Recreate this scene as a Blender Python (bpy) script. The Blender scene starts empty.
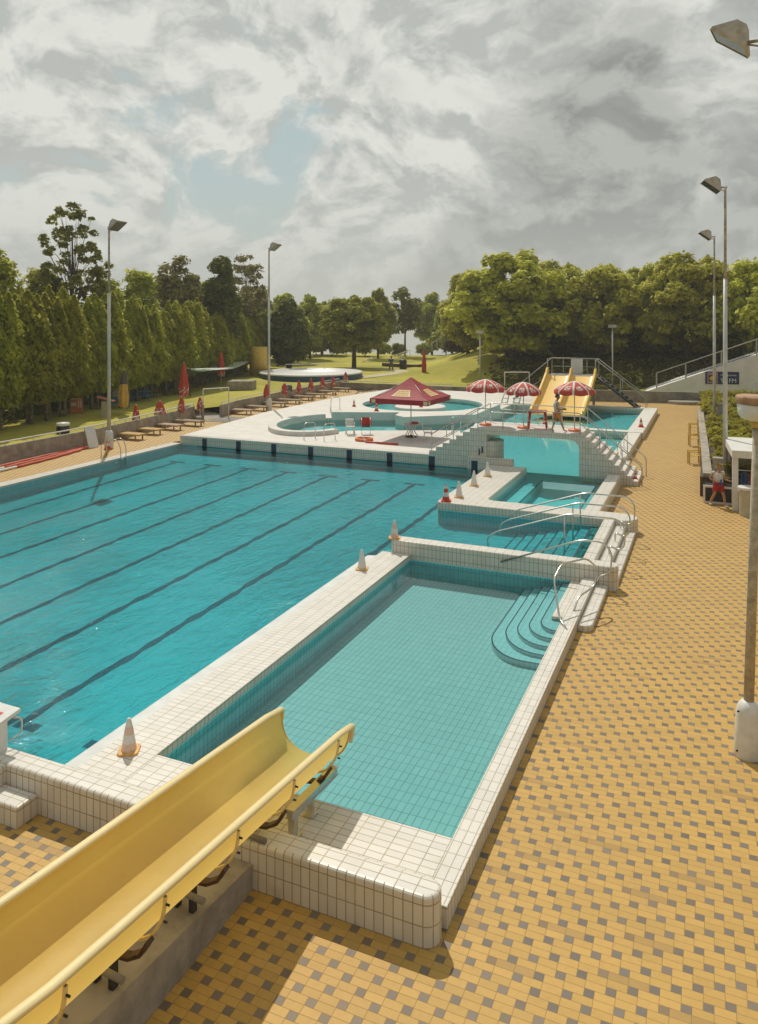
import bpy, bmesh, math, random
import numpy as np
from mathutils import Vector, Matrix
R = math.radians
PI = math.pi
sc = bpy.context.scene
COL = sc.collection
random.seed(7)

# ------------------------------------------------------------------ camera constants
F = 772.0; CX = 379.0; HY = 315.0; YAW = R(23.5); H = 7.4
cY, sY = math.cos(YAW), math.sin(YAW)
def at(x, y, z=0.0):
    """ground point at height z seen in that direction (survey of the photograph)"""
    d = F * (H - z) / (y - HY); r = (x - CX) * d / F
    return (r * cY - d * sY, r * sY + d * cY)
def atd(x, d):
    r = (x - CX) * d / F
    return (r * cY - d * sY, r * sY + d * cY)

# ------------------------------------------------------------------ node helpers
class NT:
    def __init__(s, nt): s.nt = nt
    def n(s, t, **kw):
        o = s.nt.nodes.new(t)
        for k, v in kw.items(): setattr(o, k, v)
        return o
    def link(s, a, b): s.nt.links.new(a, b)
    def put(s, sock, v):
        if hasattr(v, 'is_output'): s.link(v, sock)
        else: sock.default_value = v
    def m(s, op, a, b=None, c=None, clamp=False):
        o = s.n('ShaderNodeMath', operation=op, use_clamp=clamp)
        s.put(o.inputs[0], a)
        if b is not None: s.put(o.inputs[1], b)
        if c is not None: s.put(o.inputs[2], c)
        return o.outputs[0]
    def mix(s, f, a, b, blend='MIX'):
        o = s.n('ShaderNodeMix', data_type='RGBA', blend_type=blend)
        s.put(o.inputs[0], f)
        for i, v in ((6, a), (7, b)):
            if isinstance(v, tuple) and len(v) == 3: v = v + (1.0,)
            s.put(o.inputs[i], v)
        return o.outputs[2]
    def ramp(s, v, lo, hi, a=0.0, b=1.0):
        o = s.n('ShaderNodeMapRange', interpolation_type='SMOOTHSTEP')
        s.put(o.inputs[0], v)
        for i, q in ((1, lo), (2, hi), (3, a), (4, b)): s.put(o.inputs[i], q)
        return o.outputs[0]
    def noise(s, vec, scale, detail=3, rough=.55, dist=0.0):
        o = s.n('ShaderNodeTexNoise')
        if vec is not None: s.link(vec, o.inputs['Vector'])
        o.inputs['Scale'].default_value = scale; o.inputs['Detail'].default_value = detail
        o.inputs['Roughness'].default_value = rough; o.inputs['Distortion'].default_value = dist
        return o.outputs[0]
    def sep(s, v):
        o = s.n('ShaderNodeSeparateXYZ'); s.link(v, o.inputs[0]); return o.outputs
    def comb(s, x, y, z=0.0):
        o = s.n('ShaderNodeCombineXYZ')
        for i, q in enumerate((x, y, z)): s.put(o.inputs[i], q)
        return o.outputs[0]
    def white(s, v):
        o = s.n('ShaderNodeTexWhiteNoise', noise_dimensions='3D'); s.link(v, o.inputs['Vector']); return o.outputs[0]
    def bump(s, h, strength, dist=.01):
        o = s.n('ShaderNodeBump'); s.put(o.inputs['Height'], h)
        o.inputs['Strength'].default_value = strength; o.inputs['Distance'].default_value = dist
        return o.outputs[0]
def newmat(name):
    m = bpy.data.materials.new(name); m.use_nodes = True
    t = NT(m.node_tree); b = m.node_tree.nodes['Principled BSDF']
    return m, t, b
def c4(c): return (c[0], c[1], c[2], 1.0)
def plain(name, col, rough=.6, metal=0.0, var=.12, scale=6.0, bump=0.0, stain=None, stain_amt=.4, stain_scale=2.0):
    """a surface with a mottled tone, optional stains"""
    m, t, b = newmat(name)
    co = t.n('ShaderNodeTexCoord').outputs['Object']
    n = t.noise(co, scale, 5, .6)
    dark = tuple(v * (1 - var * 1.6) for v in col); lite = tuple(min(1, v * (1 + var)) for v in col)
    c = t.mix(t.ramp(n, .3, .7), dark, lite)
    if stain:
        n2 = t.noise(co, stain_scale, 6, .7)
        c = t.mix(t.ramp(n2, .52, .66, 0.0, stain_amt), c, stain)
    t.link(c, b.inputs['Base Color'])
    b.inputs['Roughness'].default_value = rough; b.inputs['Metallic'].default_value = metal
    if bump: t.link(t.bump(n, bump, .02), b.inputs['Normal'])
    return m
def tile(name, w, h, col=(.74, .715, .66), grout=(.36, .30, .21), g=.011, var=.07, rough=.3, dirt=.25, dirtcol=(.45, .36, .22)):
    """glazed tiles laid in a plain grid; UV in metres"""
    m, t, b = newmat(name)
    uv = t.n('ShaderNodeUVMap').outputs[0]
    x, y, _ = t.sep(uv)
    def edge(v, s):
        q = t.m('DIVIDE', v, s); fr = t.m('FRACT', q)
        return t.m('MULTIPLY', t.m('MINIMUM', fr, t.m('SUBTRACT', 1.0, fr)), s), t.m('FLOOR', q)
    ex, ix = edge(x, w); ey, iy = edge(y, h)
    d = t.m('MINIMUM', ex, ey)
    mask = t.ramp(d, g * .45, g * .8)
    cell = t.comb(ix, iy, 0.3)
    wn = t.white(cell)
    tc = t.mix(wn, tuple(v * (1 - var) for v in col), tuple(min(1, v * (1 + var * .5)) for v in col))
    co = t.n('ShaderNodeTexCoord').outputs['Object']
    dn = t.noise(co, 1.3, 6, .7)
    tc = t.mix(t.ramp(dn, .50, .72, 0.0, dirt), tc, dirtcol)
    gn = t.noise(co, 3.0, 3, .6)
    gc = t.mix(gn, tuple(v * .55 for v in grout), tuple(min(1, v * 1.45) for v in grout))
    t.link(t.mix(mask, gc, tc), b.inputs['Base Color'])
    t.link(t.ramp(mask, 0, 1, .85, rough), b.inputs['Roughness'])
    t.link(t.bump(t.m('ADD', mask, t.m('MULTIPLY', wn, .15)), .35, .006), b.inputs['Normal'])
    return m
def paver():
    """yellow double pavers with small grey squares, in staggered diagonals; two fields meet in line with the pool wall"""
    m, t, b = newmat('yellow_paving')
    co = t.n('ShaderNodeTexCoord').outputs['Object']
    x, y, z = t.sep(co)
    U = .109
    v = t.m('DIVIDE', t.m('SUBTRACT', y, 8.47), U); row = t.m('FLOOR', v)
    north = t.m('GREATER_THAN', y, 8.47)
    k = t.m('SUBTRACT', 3.0, north)
    u = t.m('DIVIDE', t.m('ADD', x, 2.62), U)
    q = t.m('SUBTRACT', u, t.m('MULTIPLY', row, k))
    p = t.m('FLOORED_MODULO', q, 5.0); five = t.m('FLOOR', t.m('DIVIDE', q, 5.0))
    grey = t.m('LESS_THAN', p, 1.0)
    second = t.m('GREATER_THAN', p, 3.0)
    e = t.m('ABSOLUTE', p)
    for s in (1.0, 3.0, 5.0): e = t.m('MINIMUM', e, t.m('ABSOLUTE', t.m('SUBTRACT', p, s)))
    fv = t.m('FRACT', v); ev = t.m('MINIMUM', fv, t.m('SUBTRACT', 1.0, fv))
    d = t.m('MINIMUM', e, ev)
    mask = t.ramp(d, .012, .04)
    idv = t.comb(five, row, t.m('ADD', grey, t.m('MULTIPLY', second, 2.0)))
    wn = t.white(idv)
    ye = t.mix(wn, (.50, .305, .068), (.575, .35, .085))
    gr = t.mix(wn, (.125, .105, .085), (.19, .16, .13))
    c = t.mix(grey, ye, gr)
    big = t.noise(co, .35, 5, .65)
    c = t.mix(t.ramp(big, .35, .7, 0.0, .26), c, (.38, .235, .08))
    c = t.mix(t.ramp(t.noise(co, .9, 7, .75), .56, .66, 0.0, .14), c, (.30, .19, .07))
    c = t.mix(t.m('GREATER_THAN', t.white(t.comb(row, five, 7.7)), .975), c, t.mix(.5, c, (.30, .18, .06)))
    fine = t.noise(co, 14.0, 4, .65)
    c = t.mix(t.ramp(fine, .45, .75, 0.0, .16), c, (.22, .15, .06))
    spot = t.noise(co, 2.3, 6, .75)
    c = t.mix(t.ramp(spot, .60, .72, 0.0, .35), c, (.24, .16, .06))
    t.link(t.mix(mask, (.29, .175, .045), c), b.inputs['Base Color'])
    b.inputs['Roughness'].default_value = .62
    t.link(t.bump(t.m('ADD', t.m('MULTIPLY', mask, .7), t.m('MULTIPLY', wn, .3)), .5, .006), b.inputs['Normal'])
    return m
def water(name, tint, ripple=.25, sc1=2.2, sc2=9.0, dist=.05):
    """clear tinted water: light passes (tinted) to the real pool floor below, the sky is mirrored by the ripples"""
    m, t, b = newmat(name); m.node_tree.nodes.remove(b)
    out = m.node_tree.nodes['Material Output']
    co = t.n('ShaderNodeTexCoord').outputs['Object']
    mp = t.n('ShaderNodeMapping'); t.link(co, mp.inputs[0]); mp.inputs['Rotation'].default_value = (0, 0, .6); mp.inputs['Scale'].default_value = (1, .6, 1)
    n1 = t.noise(mp.outputs[0], sc1, 4, .6, .7); n2 = t.noise(mp.outputs[0], sc2, 3, .55, .5)
    patch = t.ramp(t.noise(co, .16, 3, .5), .35, .68, .35, 1.25)
    h = t.m('ADD', t.m('MULTIPLY', n1, 1.0), t.m('MULTIPLY', n2, .35))
    bp = t.n('ShaderNodeBump'); t.link(h, bp.inputs['Height'])
    t.link(t.m('MULTIPLY', patch, ripple), bp.inputs['Strength']); bp.inputs['Distance'].default_value = dist
    fr = t.n('ShaderNodeFresnel'); fr.inputs['IOR'].default_value = 1.36; t.link(bp.outputs[0], fr.inputs['Normal'])
    gl = t.n('ShaderNodeBsdfGlossy'); gl.inputs['Roughness'].default_value = .03; t.link(bp.outputs[0], gl.inputs['Normal'])
    tr = t.n('ShaderNodeBsdfTransparent'); tr.inputs['Color'].default_value = c4(tint)
    mx = t.n('ShaderNodeMixShader'); t.link(fr.outputs[0], mx.inputs[0]); t.link(tr.outputs[0], mx.inputs[1]); t.link(gl.outputs[0], mx.inputs[2])
    t.link(mx.outputs[0], out.inputs['Surface'])
    return m
def leafmat(name, dark, lite, trans=.35, scale=.35):
    m, t, b = newmat(name); m.node_tree.nodes.remove(b)
    out = m.node_tree.nodes['Material Output']
    co = t.n('ShaderNodeTexCoord').outputs['Object']
    geo = t.n('ShaderNodeNewGeometry'); oi = t.n('ShaderNodeObjectInfo')
    n = t.noise(co, scale, 4, .65)
    rnd = t.m('ADD', t.m('MULTIPLY', geo.outputs['Random Per Island'], .45), t.m('MULTIPLY', t.ramp(n, .3, .7), .55))
    c = t.mix(rnd, dark, lite)
    hs = t.n('ShaderNodeHueSaturation'); t.link(c, hs.inputs['Color'])
    t.link(t.m('ADD', .494, t.m('MULTIPLY', oi.outputs['Random'], .016)), hs.inputs['Hue'])
    t.link(t.m('ADD', .9, t.m('MULTIPLY', oi.outputs['Random'], .3)), hs.inputs['Value'])
    df = t.n('ShaderNodeBsdfDiffuse'); t.link(hs.outputs[0], df.inputs[0])
    tl = t.n('ShaderNodeBsdfTranslucent'); gm = t.n('ShaderNodeGamma'); gm.inputs[1].default_value = .62; t.link(hs.outputs[0], gm.inputs[0]); t.link(gm.outputs[0], tl.inputs[0])   # light shining through a leaf is brighter and yellower
    mx = t.n('ShaderNodeMixShader'); mx.inputs[0].default_value = trans
    t.link(df.outputs[0], mx.inputs[1]); t.link(tl.outputs[0], mx.inputs[2]); t.link(mx.outputs[0], out.inputs['Surface'])
    return m

# ------------------------------------------------------------------ mesh builder
class MB:
    def __init__(s): s.v = []; s.f = []; s.uv = []; s.mi = []; s.sm = []
    def face(s, idx, uv=None, m=0, smooth=False):
        s.f.append(tuple(idx)); s.uv.append(uv); s.mi.append(m); s.sm.append(smooth)
    def poly(s, pts, uv=None, m=0, smooth=False):
        b = len(s.v); s.v += [tuple(p) for p in pts]; s.face(range(b, b + len(pts)), uv, m, smooth)
    def box(s, x0, x1, y0, y1, z0, z1, m=0, M=None, bev=0.0):
        if bev:
            pts = [(x0, y0), (x1, y0), (x1, y1), (x0, y1)]
            s.prism(pts, z0, z1, bev, m, m, M); return
        P = [(x, y, z) for z in (z0, z1) for y in (y0, y1) for x in (x0, x1)]
        if M is not None: P = [tuple(M @ Vector(p)) for p in P]
        for q in ((0, 2, 3, 1), (4, 5, 7, 6), (0, 1, 5, 4), (2, 6, 7, 3), (0, 4, 6, 2), (1, 3, 7, 5)):
            pp = [P[i] for i in q]
            n = (Vector(pp[1]) - Vector(pp[0])).cross(Vector(pp[2]) - Vector(pp[0]))
            s.poly(pp, autouv(pp, n), m)
    def prism(s, out, z0, z1, r=.02, ms=0, mt=0, M=None, bottom=True, segs=3):
        """outline (counter-clockwise) pulled up from z0 to z1, top edge rounded by r; UV in metres"""
        n = len(out)
        area = sum(out[i][0] * out[(i + 1) % n][1] - out[(i + 1) % n][0] * out[i][1] for i in range(n))
        if area < 0: out = out[::-1]
        def inset(d):
            if d == 0: return list(out)
            res = []
            for i in range(n):
                p0 = Vector(out[i - 1]); p = Vector(out[i]); p1 = Vector(out[(i + 1) % n])
                e0 = (p - p0).normalized(); e1 = (p1 - p).normalized()
                n0 = Vector((-e0.y, e0.x)); n1 = Vector((-e1.y, e1.x))
                b = n0 + n1
                if b.length < 1e-6: b = n0.copy(); k = d
                else: b.normalize(); k = d / max(.3, b.dot(n0))
                res.append(tuple(p + b * k))
            return res
        rings = [(z0, 0.0, 0.0)]
        if r > 0:
            for i in range(segs + 1):
                a = PI / 2 * i / segs
                rings.append((z1 - r + r * math.sin(a), r * (1 - math.cos(a)), r * a))
        else: rings.append((z1, 0.0, 0.0))
        per = [0.0]
        for i in range(n): per.append(per[-1] + (Vector(out[(i + 1) % n]) - Vector(out[i])).length)
        ids = []
        for (z, ins, _) in rings:
            b = len(s.v); pts = [(p[0], p[1], z) for p in inset(ins)]
            if M is not None: pts = [tuple(M @ Vector(p)) for p in pts]
            s.v += pts; ids.append(b)
        for k in range(len(rings) - 1):
            va = (rings[k][0] if k == 0 else z1 - r + rings[k][2]); vb = z1 - r + rings[k + 1][2]
            if r == 0: va, vb = z0, z1
            for i in range(n):
                j = (i + 1) % n
                s.face((ids[k] + i, ids[k] + j, ids[k + 1] + j, ids[k + 1] + i),
                       [(per[i], va), (per[i + 1], va), (per[i + 1], vb), (per[i], vb)], ms, False)
        top = inset(rings[-1][1])
        s.face([ids[-1] + i for i in range(n)], [tuple(p) for p in top], mt)
        if bottom: s.face([ids[0] + i for i in reversed(range(n))], [tuple(out[i]) for i in reversed(range(n))], ms)
    def profile_y(s, prof, y0, y1, ms=0, mt=0):
        """profile in x,z (any order) pulled along y"""
        n = len(prof)
        area = sum(prof[i][0] * prof[(i + 1) % n][1] - prof[(i + 1) % n][0] * prof[i][1] for i in range(n))
        if area < 0: prof = prof[::-1]
        b = len(s.v); s.v += [(x, y0, z) for x, z in prof] + [(x, y1, z) for x, z in prof]
        s.face(range(b, b + n), [(x, z) for x, z in prof], ms)
        s.face([b + n + i for i in reversed(range(n))], [prof[i] for i in reversed(range(n))], ms)
        for i in range(n):
            j = (i + 1) % n
            a = Vector(prof[i]); c = Vector(prof[j]); L = (c - a).length
            up = abs(c.y - a.y) < .3 * L
            if up: uv = [(a.x, y0), (a.x, y1), (c.x, y1), (c.x, y0)]
            else: uv = [(y0, a.y), (y1, a.y), (y1, c.y), (y0, c.y)]
            s.face((b + i, b + n + i, b + n + j, b + j), uv, mt if up else ms)
    def tube(s, pts, r, segs=8, m=0, closed=False, caps=True):
        P = [Vector(p) for p in pts]; n = len(P)
        rr = r if isinstance(r, (list, tuple)) else [r] * n
        ids = []; prev = None
        for i in range(n):
            if closed: tg = (P[(i + 1) % n] - P[i - 1])
            else: tg = P[min(i + 1, n - 1)] - P[max(i - 1, 0)]
            tg.normalize()
            if prev is None:
                a = Vector((0, 0, 1)) if abs(tg.z) < .9 else Vector((1, 0, 0))
                u = tg.cross(a).normalized()
            else:
                u = (prev - tg * prev.dot(tg))
                u = u.normalized() if u.length > 1e-6 else tg.cross(Vector((0, 0, 1))).normalized()
            prev = u; w = tg.cross(u)
            b = len(s.v); ids.append(b)
            for k in range(segs):
                a = 2 * PI * k / segs
                s.v.append(tuple(P[i] + (u * math.cos(a) + w * math.sin(a)) * rr[i]))
        rng = n if closed else n - 1
        for i in range(rng):
            A, B = ids[i], ids[(i + 1) % n]
            for k in range(segs):
                l = (k + 1) % segs
                s.face((A + k, A + l, B + l, B + k), None, m, True)
        if caps and not closed:
            s.face([ids[0] + k for k in reversed(range(segs))], None, m); s.face([ids[-1] + k for k in range(segs)], None, m)
    def lathe(s, prof, segs=24, m=0, c=(0, 0, 0), smooth=True, M=None):
        ids = []
        for (r, z) in prof:
            b = len(s.v); ids.append(b)
            for k in range(segs):
                a = 2 * PI * k / segs
                p = Vector((c[0] + max(r, 1e-4) * math.cos(a), c[1] + max(r, 1e-4) * math.sin(a), c[2] + z))
                if M is not None: p = M @ p
                s.v.append(tuple(p))
        for i in range(len(prof) - 1):
            A, B = ids[i], ids[i + 1]
            for k in range(segs):
                l = (k + 1) % segs
                s.face((A + k, A + l, B + l, B + k), [(k / segs, i), ((k + 1) / segs, i), ((k + 1) / segs, i + 1), (k / segs, i + 1)], m, smooth)
    def build(s, name, mats, parent=None, loc=(0, 0, 0), rotz=0.0):
        me = bpy.data.meshes.new(name); me.from_pydata(s.v, [], s.f)
        if not isinstance(mats, (list, tuple)): mats = [mats]
        for q in mats: me.materials.append(q)
        me.polygons.foreach_set('material_index', s.mi); me.polygons.foreach_set('use_smooth', s.sm)
        if any(u for u in s.uv):
            uvl = me.uv_layers.new(name='UVMap'); flat = []
            for f, u in zip(s.f, s.uv):
                if u is None: u = [(0.01, 0.01)] * len(f)
                for a in u: flat += [a[0], a[1]]
            uvl.data.foreach_set('uv', flat)
        me.update()
        o = bpy.data.objects.new(name, me); COL.objects.link(o)
        o.location = loc; o.rotation_euler = (0, 0, rotz)
        if parent: o.parent = parent
        return o
    def build_each(s, name, mats, parent=None):
        """one object for every connected piece"""
        root = list(range(len(s.v)))
        def find(a):
            while root[a] != a: root[a] = root[root[a]]; a = root[a]
            return a
        for f in s.f:
            for a in f[1:]: root[find(a)] = find(f[0])
        key = {}
        for i, p in enumerate(s.v):
            k = tuple(round(q, 5) for q in p)
            if k in key: root[find(i)] = find(key[k])
            else: key[k] = i
        parts = {}
        for i, f in enumerate(s.f): parts.setdefault(find(f[0]), []).append(i)
        out = []
        for ids in parts.values():
            b = MB(); mp = {}
            for i in ids:
                for a in s.f[i]:
                    if a not in mp: mp[a] = len(b.v); b.v.append(s.v[a])
                b.face([mp[a] for a in s.f[i]], s.uv[i], s.mi[i], s.sm[i])
            out.append(b.build(name, mats, parent))
        return out
def autouv(pp, n):
    n = Vector(n); n.normalize()
    if abs(n.z) > .7: return [(p[0], p[1]) for p in pp]
    if abs(n.x) > .7: return [(p[1], p[2]) for p in pp]
    return [(p[0], p[2]) for p in pp]
def tag(o, label=None, cat=None, group=None, kind=None):
    if label: o['label'] = label
    if cat: o['category'] = cat
    if group: o['group'] = group
    if kind: o['kind'] = kind
    return o
def thing(name, label, cat, loc=(0, 0, 0), rotz=0.0, group=None):
    o = bpy.data.objects.new(name, None); COL.objects.link(o); o.empty_display_size = .2
    o.location = loc; o.rotation_euler = (0, 0, rotz)
    return tag(o, label, cat, group)
def copy_tree(o, parent=None):
    c = o.copy(); COL.objects.link(c)
    if parent: c.parent = parent
    for ch in list(o.children): copy_tree(ch, c)
    return c
def dup(proto, loc, rotz=0.0, label=None, scale=None):
    c = copy_tree(proto); c.location = loc; c.rotation_euler = (0, 0, rotz)
    if label: c['label'] = label
    if scale: c.scale = scale
    return c
def structure(o): return tag(o, kind='structure')
def rect(x0, x1, y0, y1): return [(x0, y0), (x1, y0), (x1, y1), (x0, y1)]
def round_end(x0, x1, y0, y1, left=0.0, right=0.0, n=8):
    """rectangle with one or both short ends rounded by a radius"""
    pts = []
    def arc(cx, cy, r, a0, a1):
        for i in range(n + 1):
            a = a0 + (a1 - a0) * i / n; pts.append((cx + r * math.cos(a), cy + r * math.sin(a)))
    if left: arc(x0 + left, y0 + left, left, PI, 1.5 * PI)
    else: pts.append((x0, y0))
    if right: arc(x1 - right, y0 + right, right, -PI / 2, 0); arc(x1 - right, y1 - right, right, 0, PI / 2)
    else: pts += [(x1, y0), (x1, y1)]
    if left: arc(x0 + left, y1 - left, left, PI / 2, PI)
    else: pts.append((x0, y1))
    return pts
def smooth_path(pts, n=6, r=None):
    """Catmull-Rom through 3-D points"""
    P = [Vector(p) for p in pts]; out = []
    for i in range(len(P) - 1):
        p0 = P[max(i - 1, 0)]; p1 = P[i]; p2 = P[i + 1]; p3 = P[min(i + 2, len(P) - 1)]
        for k in range(n):
            t = k / n
            out.append(.5 * ((2 * p1) + (p2 - p0) * t + (2 * p0 - 5 * p1 + 4 * p2 - p3) * t * t + (3 * p1 - p0 - 3 * p2 + p3) * t ** 3))
    out.append(P[-1]); return out
def bend_path(pts, r=.12, n=5):
    """polyline with its corners rounded (bent steel tube)"""
    P = [Vector(p) for p in pts]; out = [P[0]]
    for i in range(1, len(P) - 1):
        a, b, c = P[i - 1], P[i], P[i + 1]
        d0 = (a - b); d1 = (c - b); q = min(r, d0.length * .48, d1.length * .48)
        s0 = b + d0.normalized() * q; s1 = b + d1.normalized() * q
        for k in range(n + 1):
            t = k / n; out.append((1 - t) ** 2 * s0 + 2 * t * (1 - t) * b + t * t * s1)
    out.append(P[-1]); return out
ORD = ['first', 'second', 'third', 'fourth', 'fifth', 'sixth', 'seventh', 'eighth', 'ninth', 'tenth', 'eleventh', 'twelfth', 'thirteenth', 'fourteenth',
       'fifteenth', 'sixteenth', 'seventeenth', 'eighteenth', 'nineteenth', 'twentieth', 'twenty-first', 'twenty-second', 'twenty-third', 'twenty-fourth',
       'twenty-fifth', 'twenty-sixth', 'twenty-seventh', 'twenty-eighth', 'twenty-ninth', 'thirtieth', 'thirty-first', 'thirty-second', 'thirty-third', 'thirty-fourth', 'thirty-fifth']

# ------------------------------------------------------------------ materials
M_pav = paver()
M_ws = tile('white_wall_tile', .125, .25, (.70, .66, .58), (.36, .29, .19), dirt=.38)
M_wt = tile('white_deck_tile', .25, .125, grout=(.47, .41, .31), dirt=.18)
M_wty = tile('white_coping_tile', .125, .25, grout=(.47, .41, .31), dirt=.14)
M_fl = tile('shallow_floor_tile', .125, .25, (.70, .76, .73), (.40, .52, .52), .012, .05, .4, 0.12, (.5, .62, .6))
M_flm = tile('main_floor_tile', .25, .125, (.62, .76, .77), (.57, .71, .72), .008, .03, .4, 0.25, (.48, .64, .66))
M_lin = tile('turquoise_lining_tile', .125, .25, (.26, .80, .86), (.12, .45, .50), .012, .08, .35, .1, (.12, .42, .45))
M_flag = tile('lagoon_floor_tile', .125, .25, (.74, .88, .88), (.52, .68, .68), .010, .05, .4, 0.1, (.5, .66, .66))
M_navy = plain('navy_tile', (.012, .03, .075), .35, var=.3, scale=20)
M_lanetile = plain('lane_line_tile', (.025, .085, .14), .4, var=.25, scale=12)
M_plaza = plain('white_painted_deck', (.66, .635, .585), .65, var=.05, scale=1.2, stain=(.5, .45, .38), stain_amt=.22, stain_scale=.5)
M_gutter = plain('gutter_white', (.70, .72, .70), .35, var=.06, scale=3, stain=(.45, .48, .45), stain_amt=.3, stain_scale=1.2)
M_conc = plain('concrete', (.36, .32, .26), .85, var=.16, scale=2.5, bump=.3, stain=(.16, .14, .11), stain_amt=.5, stain_scale=.9)
M_conc_d = plain('weathered_concrete', (.27, .25, .21), .9, var=.2, scale=1.5, bump=.3, stain=(.10, .09, .075), stain_amt=.6, stain_scale=.7)
M_render = plain('white_render', (.76, .745, .71), .85, var=.06, scale=1.0, stain=(.42, .39, .33), stain_amt=.3, stain_scale=.35)
M_steel = plain('stainless_steel', (.62, .60, .55), .28, 1.0, var=.06, scale=10)
M_white = plain('white_plastic', (.76, .75, .72), .4, var=.04)
M_wpaint = plain('white_paint', (.74, .73, .69), .45, var=.06, stain=(.40, .32, .22), stain_amt=.3, stain_scale=3)
M_galv = plain('galvanised_pole', (.56, .555, .52), .45, .25, var=.08, scale=3)
M_rust = plain('rusty_pole', (.46, .40, .32), .7, .1, var=.2, scale=8, stain=(.28, .15, .06), stain_amt=.6, stain_scale=5)
M_oldpole = plain('weathered_pole', (.47, .42, .32), .7, .1, var=.16, scale=10, stain=(.22, .17, .10), stain_amt=.4, stain_scale=6)
M_black = plain('black_metal', (.02, .02, .02), .5, var=.2)
M_dark = plain('dark_iron', (.045, .04, .035), .6, .3, var=.2)
M_brownst = plain('brown_bracket', (.085, .045, .02), .55, .2, var=.25, scale=12)
M_red = plain('red_fabric', (.50, .045, .025), .75, var=.12, scale=8)
M_wine = plain('wine_red_canopy', (.33, .018, .03), .7, var=.10, scale=3)
M_cream = plain('cream_print', (.72, .58, .34), .7, var=.1, scale=10)
M_ochre = plain('ochre_print', (.62, .36, .08), .7, var=.1, scale=10)
M_orange = plain('orange_plastic', (.72, .17, .03), .5, var=.12)
M_conered = plain('cone_red', (.62, .055, .02), .5, var=.12)
M_peach = plain('faded_orange', (.72, .40, .13), .6, var=.12, scale=10)
M_conew = plain('cone_white', (.72, .69, .64), .55, var=.06, scale=20)
M_coneband = plain('faded_cone_band', (.72, .52, .40), .55, var=.1, scale=20)
M_yellow_f = plain('yellow_fabric', (.62, .38, .06), .75, var=.12)
M_yellow_p = plain('yellow_paint', (.62, .42, .07), .5, var=.12, stain=(.5, .36, .12), stain_amt=.3)
M_wood = plain('weathered_wood', (.34, .25, .16), .75, var=.2, scale=12)
M_woodp = plain('pinkish_wood', (.46, .31, .21), .75, var=.14, scale=12)
M_woody = plain('yellow_wood', (.52, .34, .11), .7, var=.14, scale=12)
M_greyfab = plain('charcoal_fabric', (.10, .085, .07), .8, var=.2)
M_tableR = plain('red_plastic', (.50, .035, .025), .4, var=.08)
M_bark = plain('bark', (.10, .08, .055), .9, var=.3, scale=6, bump=.4)
M_barkp = plain('pale_bark', (.24, .20, .14), .9, var=.3, scale=5, bump=.3)
M_blue = plain('pool_blue', (.02, .07, .17), .5, var=.15)
M_bench_blue = plain('blue_paint', (.03, .20, .38), .5, var=.12)
M_skin = plain('skin', (.46, .24, .13), .55, var=.05, scale=10)
M_hair = plain('brown_hair', (.09, .05, .025), .7, var=.2, scale=30)
M_blond = plain('fair_hair', (.34, .22, .09), .7, var=.2, scale=30)
M_vest = plain('pale_vest', (.66, .63, .58), .8, var=.05)
M_short_o = plain('orange_shorts_cloth', (.72, .22, .05), .8, var=.08)
M_short_r = plain('red_shorts_cloth', (.40, .02, .02), .8, var=.08)
M_eye = plain('dark_eye', (.015, .012, .01), .3, var=.05)
M_glass = plain('lamp_glass', (.09, .10, .075), .12, var=.1)
M_lampbody = plain('lamp_housing', (.46, .42, .35), .6, .1, var=.14, scale=5, stain=(.42, .24, .04), stain_amt=.75, stain_scale=4)
M_lampfar = plain('grey_lamp_housing', (.42, .405, .36), .6, .1, var=.1, scale=3, stain=(.35, .22, .08), stain_amt=.35, stain_scale=2)
M_sail = leafmat('pale_green_sail', (.50, .62, .54), (.62, .72, .64), .6, 1.0)
M_bin = plain('beige_plastic', (.50, .45, .33), .55, var=.08)
M_signblue = plain('sign_navy', (.008, .026, .115), .5, var=.1)
M_signor = plain('sign_orange', (.66, .20, .05), .6, var=.15)
M_text = plain('white_lettering', (.72, .72, .70), .6, var=.03)
M_lane = plain('lane_rope_red', (.62, .13, .07), .6, var=.1)
M_hills = plain('distant_woods', (.055, .075, .04), .95, var=.4, scale=.02)
# fibreglass of the slides
def fibreglass(name, col, glow=.5):
    m, t, b = newmat(name)
    co = t.n('ShaderNodeTexCoord').outputs['Object']
    n = t.noise(co, 1.1, 5, .6); n2 = t.noise(co, 9.0, 4, .7)
    c = t.mix(t.ramp(n, .3, .75), tuple(v * .93 for v in col), col)
    c = t.mix(t.ramp(n2, .55, .75, 0.0, .10), c, (.42, .30, .12))
    t.link(c, b.inputs['Base Color'])
    t.link(t.ramp(n2, .3, .8, .30, .5), b.inputs['Roughness'])
    b.inputs['Coat Weight'].default_value = .12; b.inputs['Coat Roughness'].default_value = .25
    tl = t.n('ShaderNodeBsdfTranslucent'); t.link(c, tl.inputs[0])       # thin laminate lets some sun through
    mx = t.n('ShaderNodeMixShader'); mx.inputs[0].default_value = glow
    out = m.node_tree.nodes['Material Output']; t.link(b.outputs[0], mx.inputs[1]); t.link(tl.outputs[0], mx.inputs[2]); t.link(mx.outputs[0], out.inputs['Surface'])
    return m
M_slide = fibreglass('yellow_fibreglass', (.90, .67, .19))
M_rim = fibreglass('worn_fibreglass_rim', (.84, .69, .36), 0.0)
M_slide_thick = fibreglass('thick_yellow_fibreglass', (.82, .52, .075), 0.0)
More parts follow.
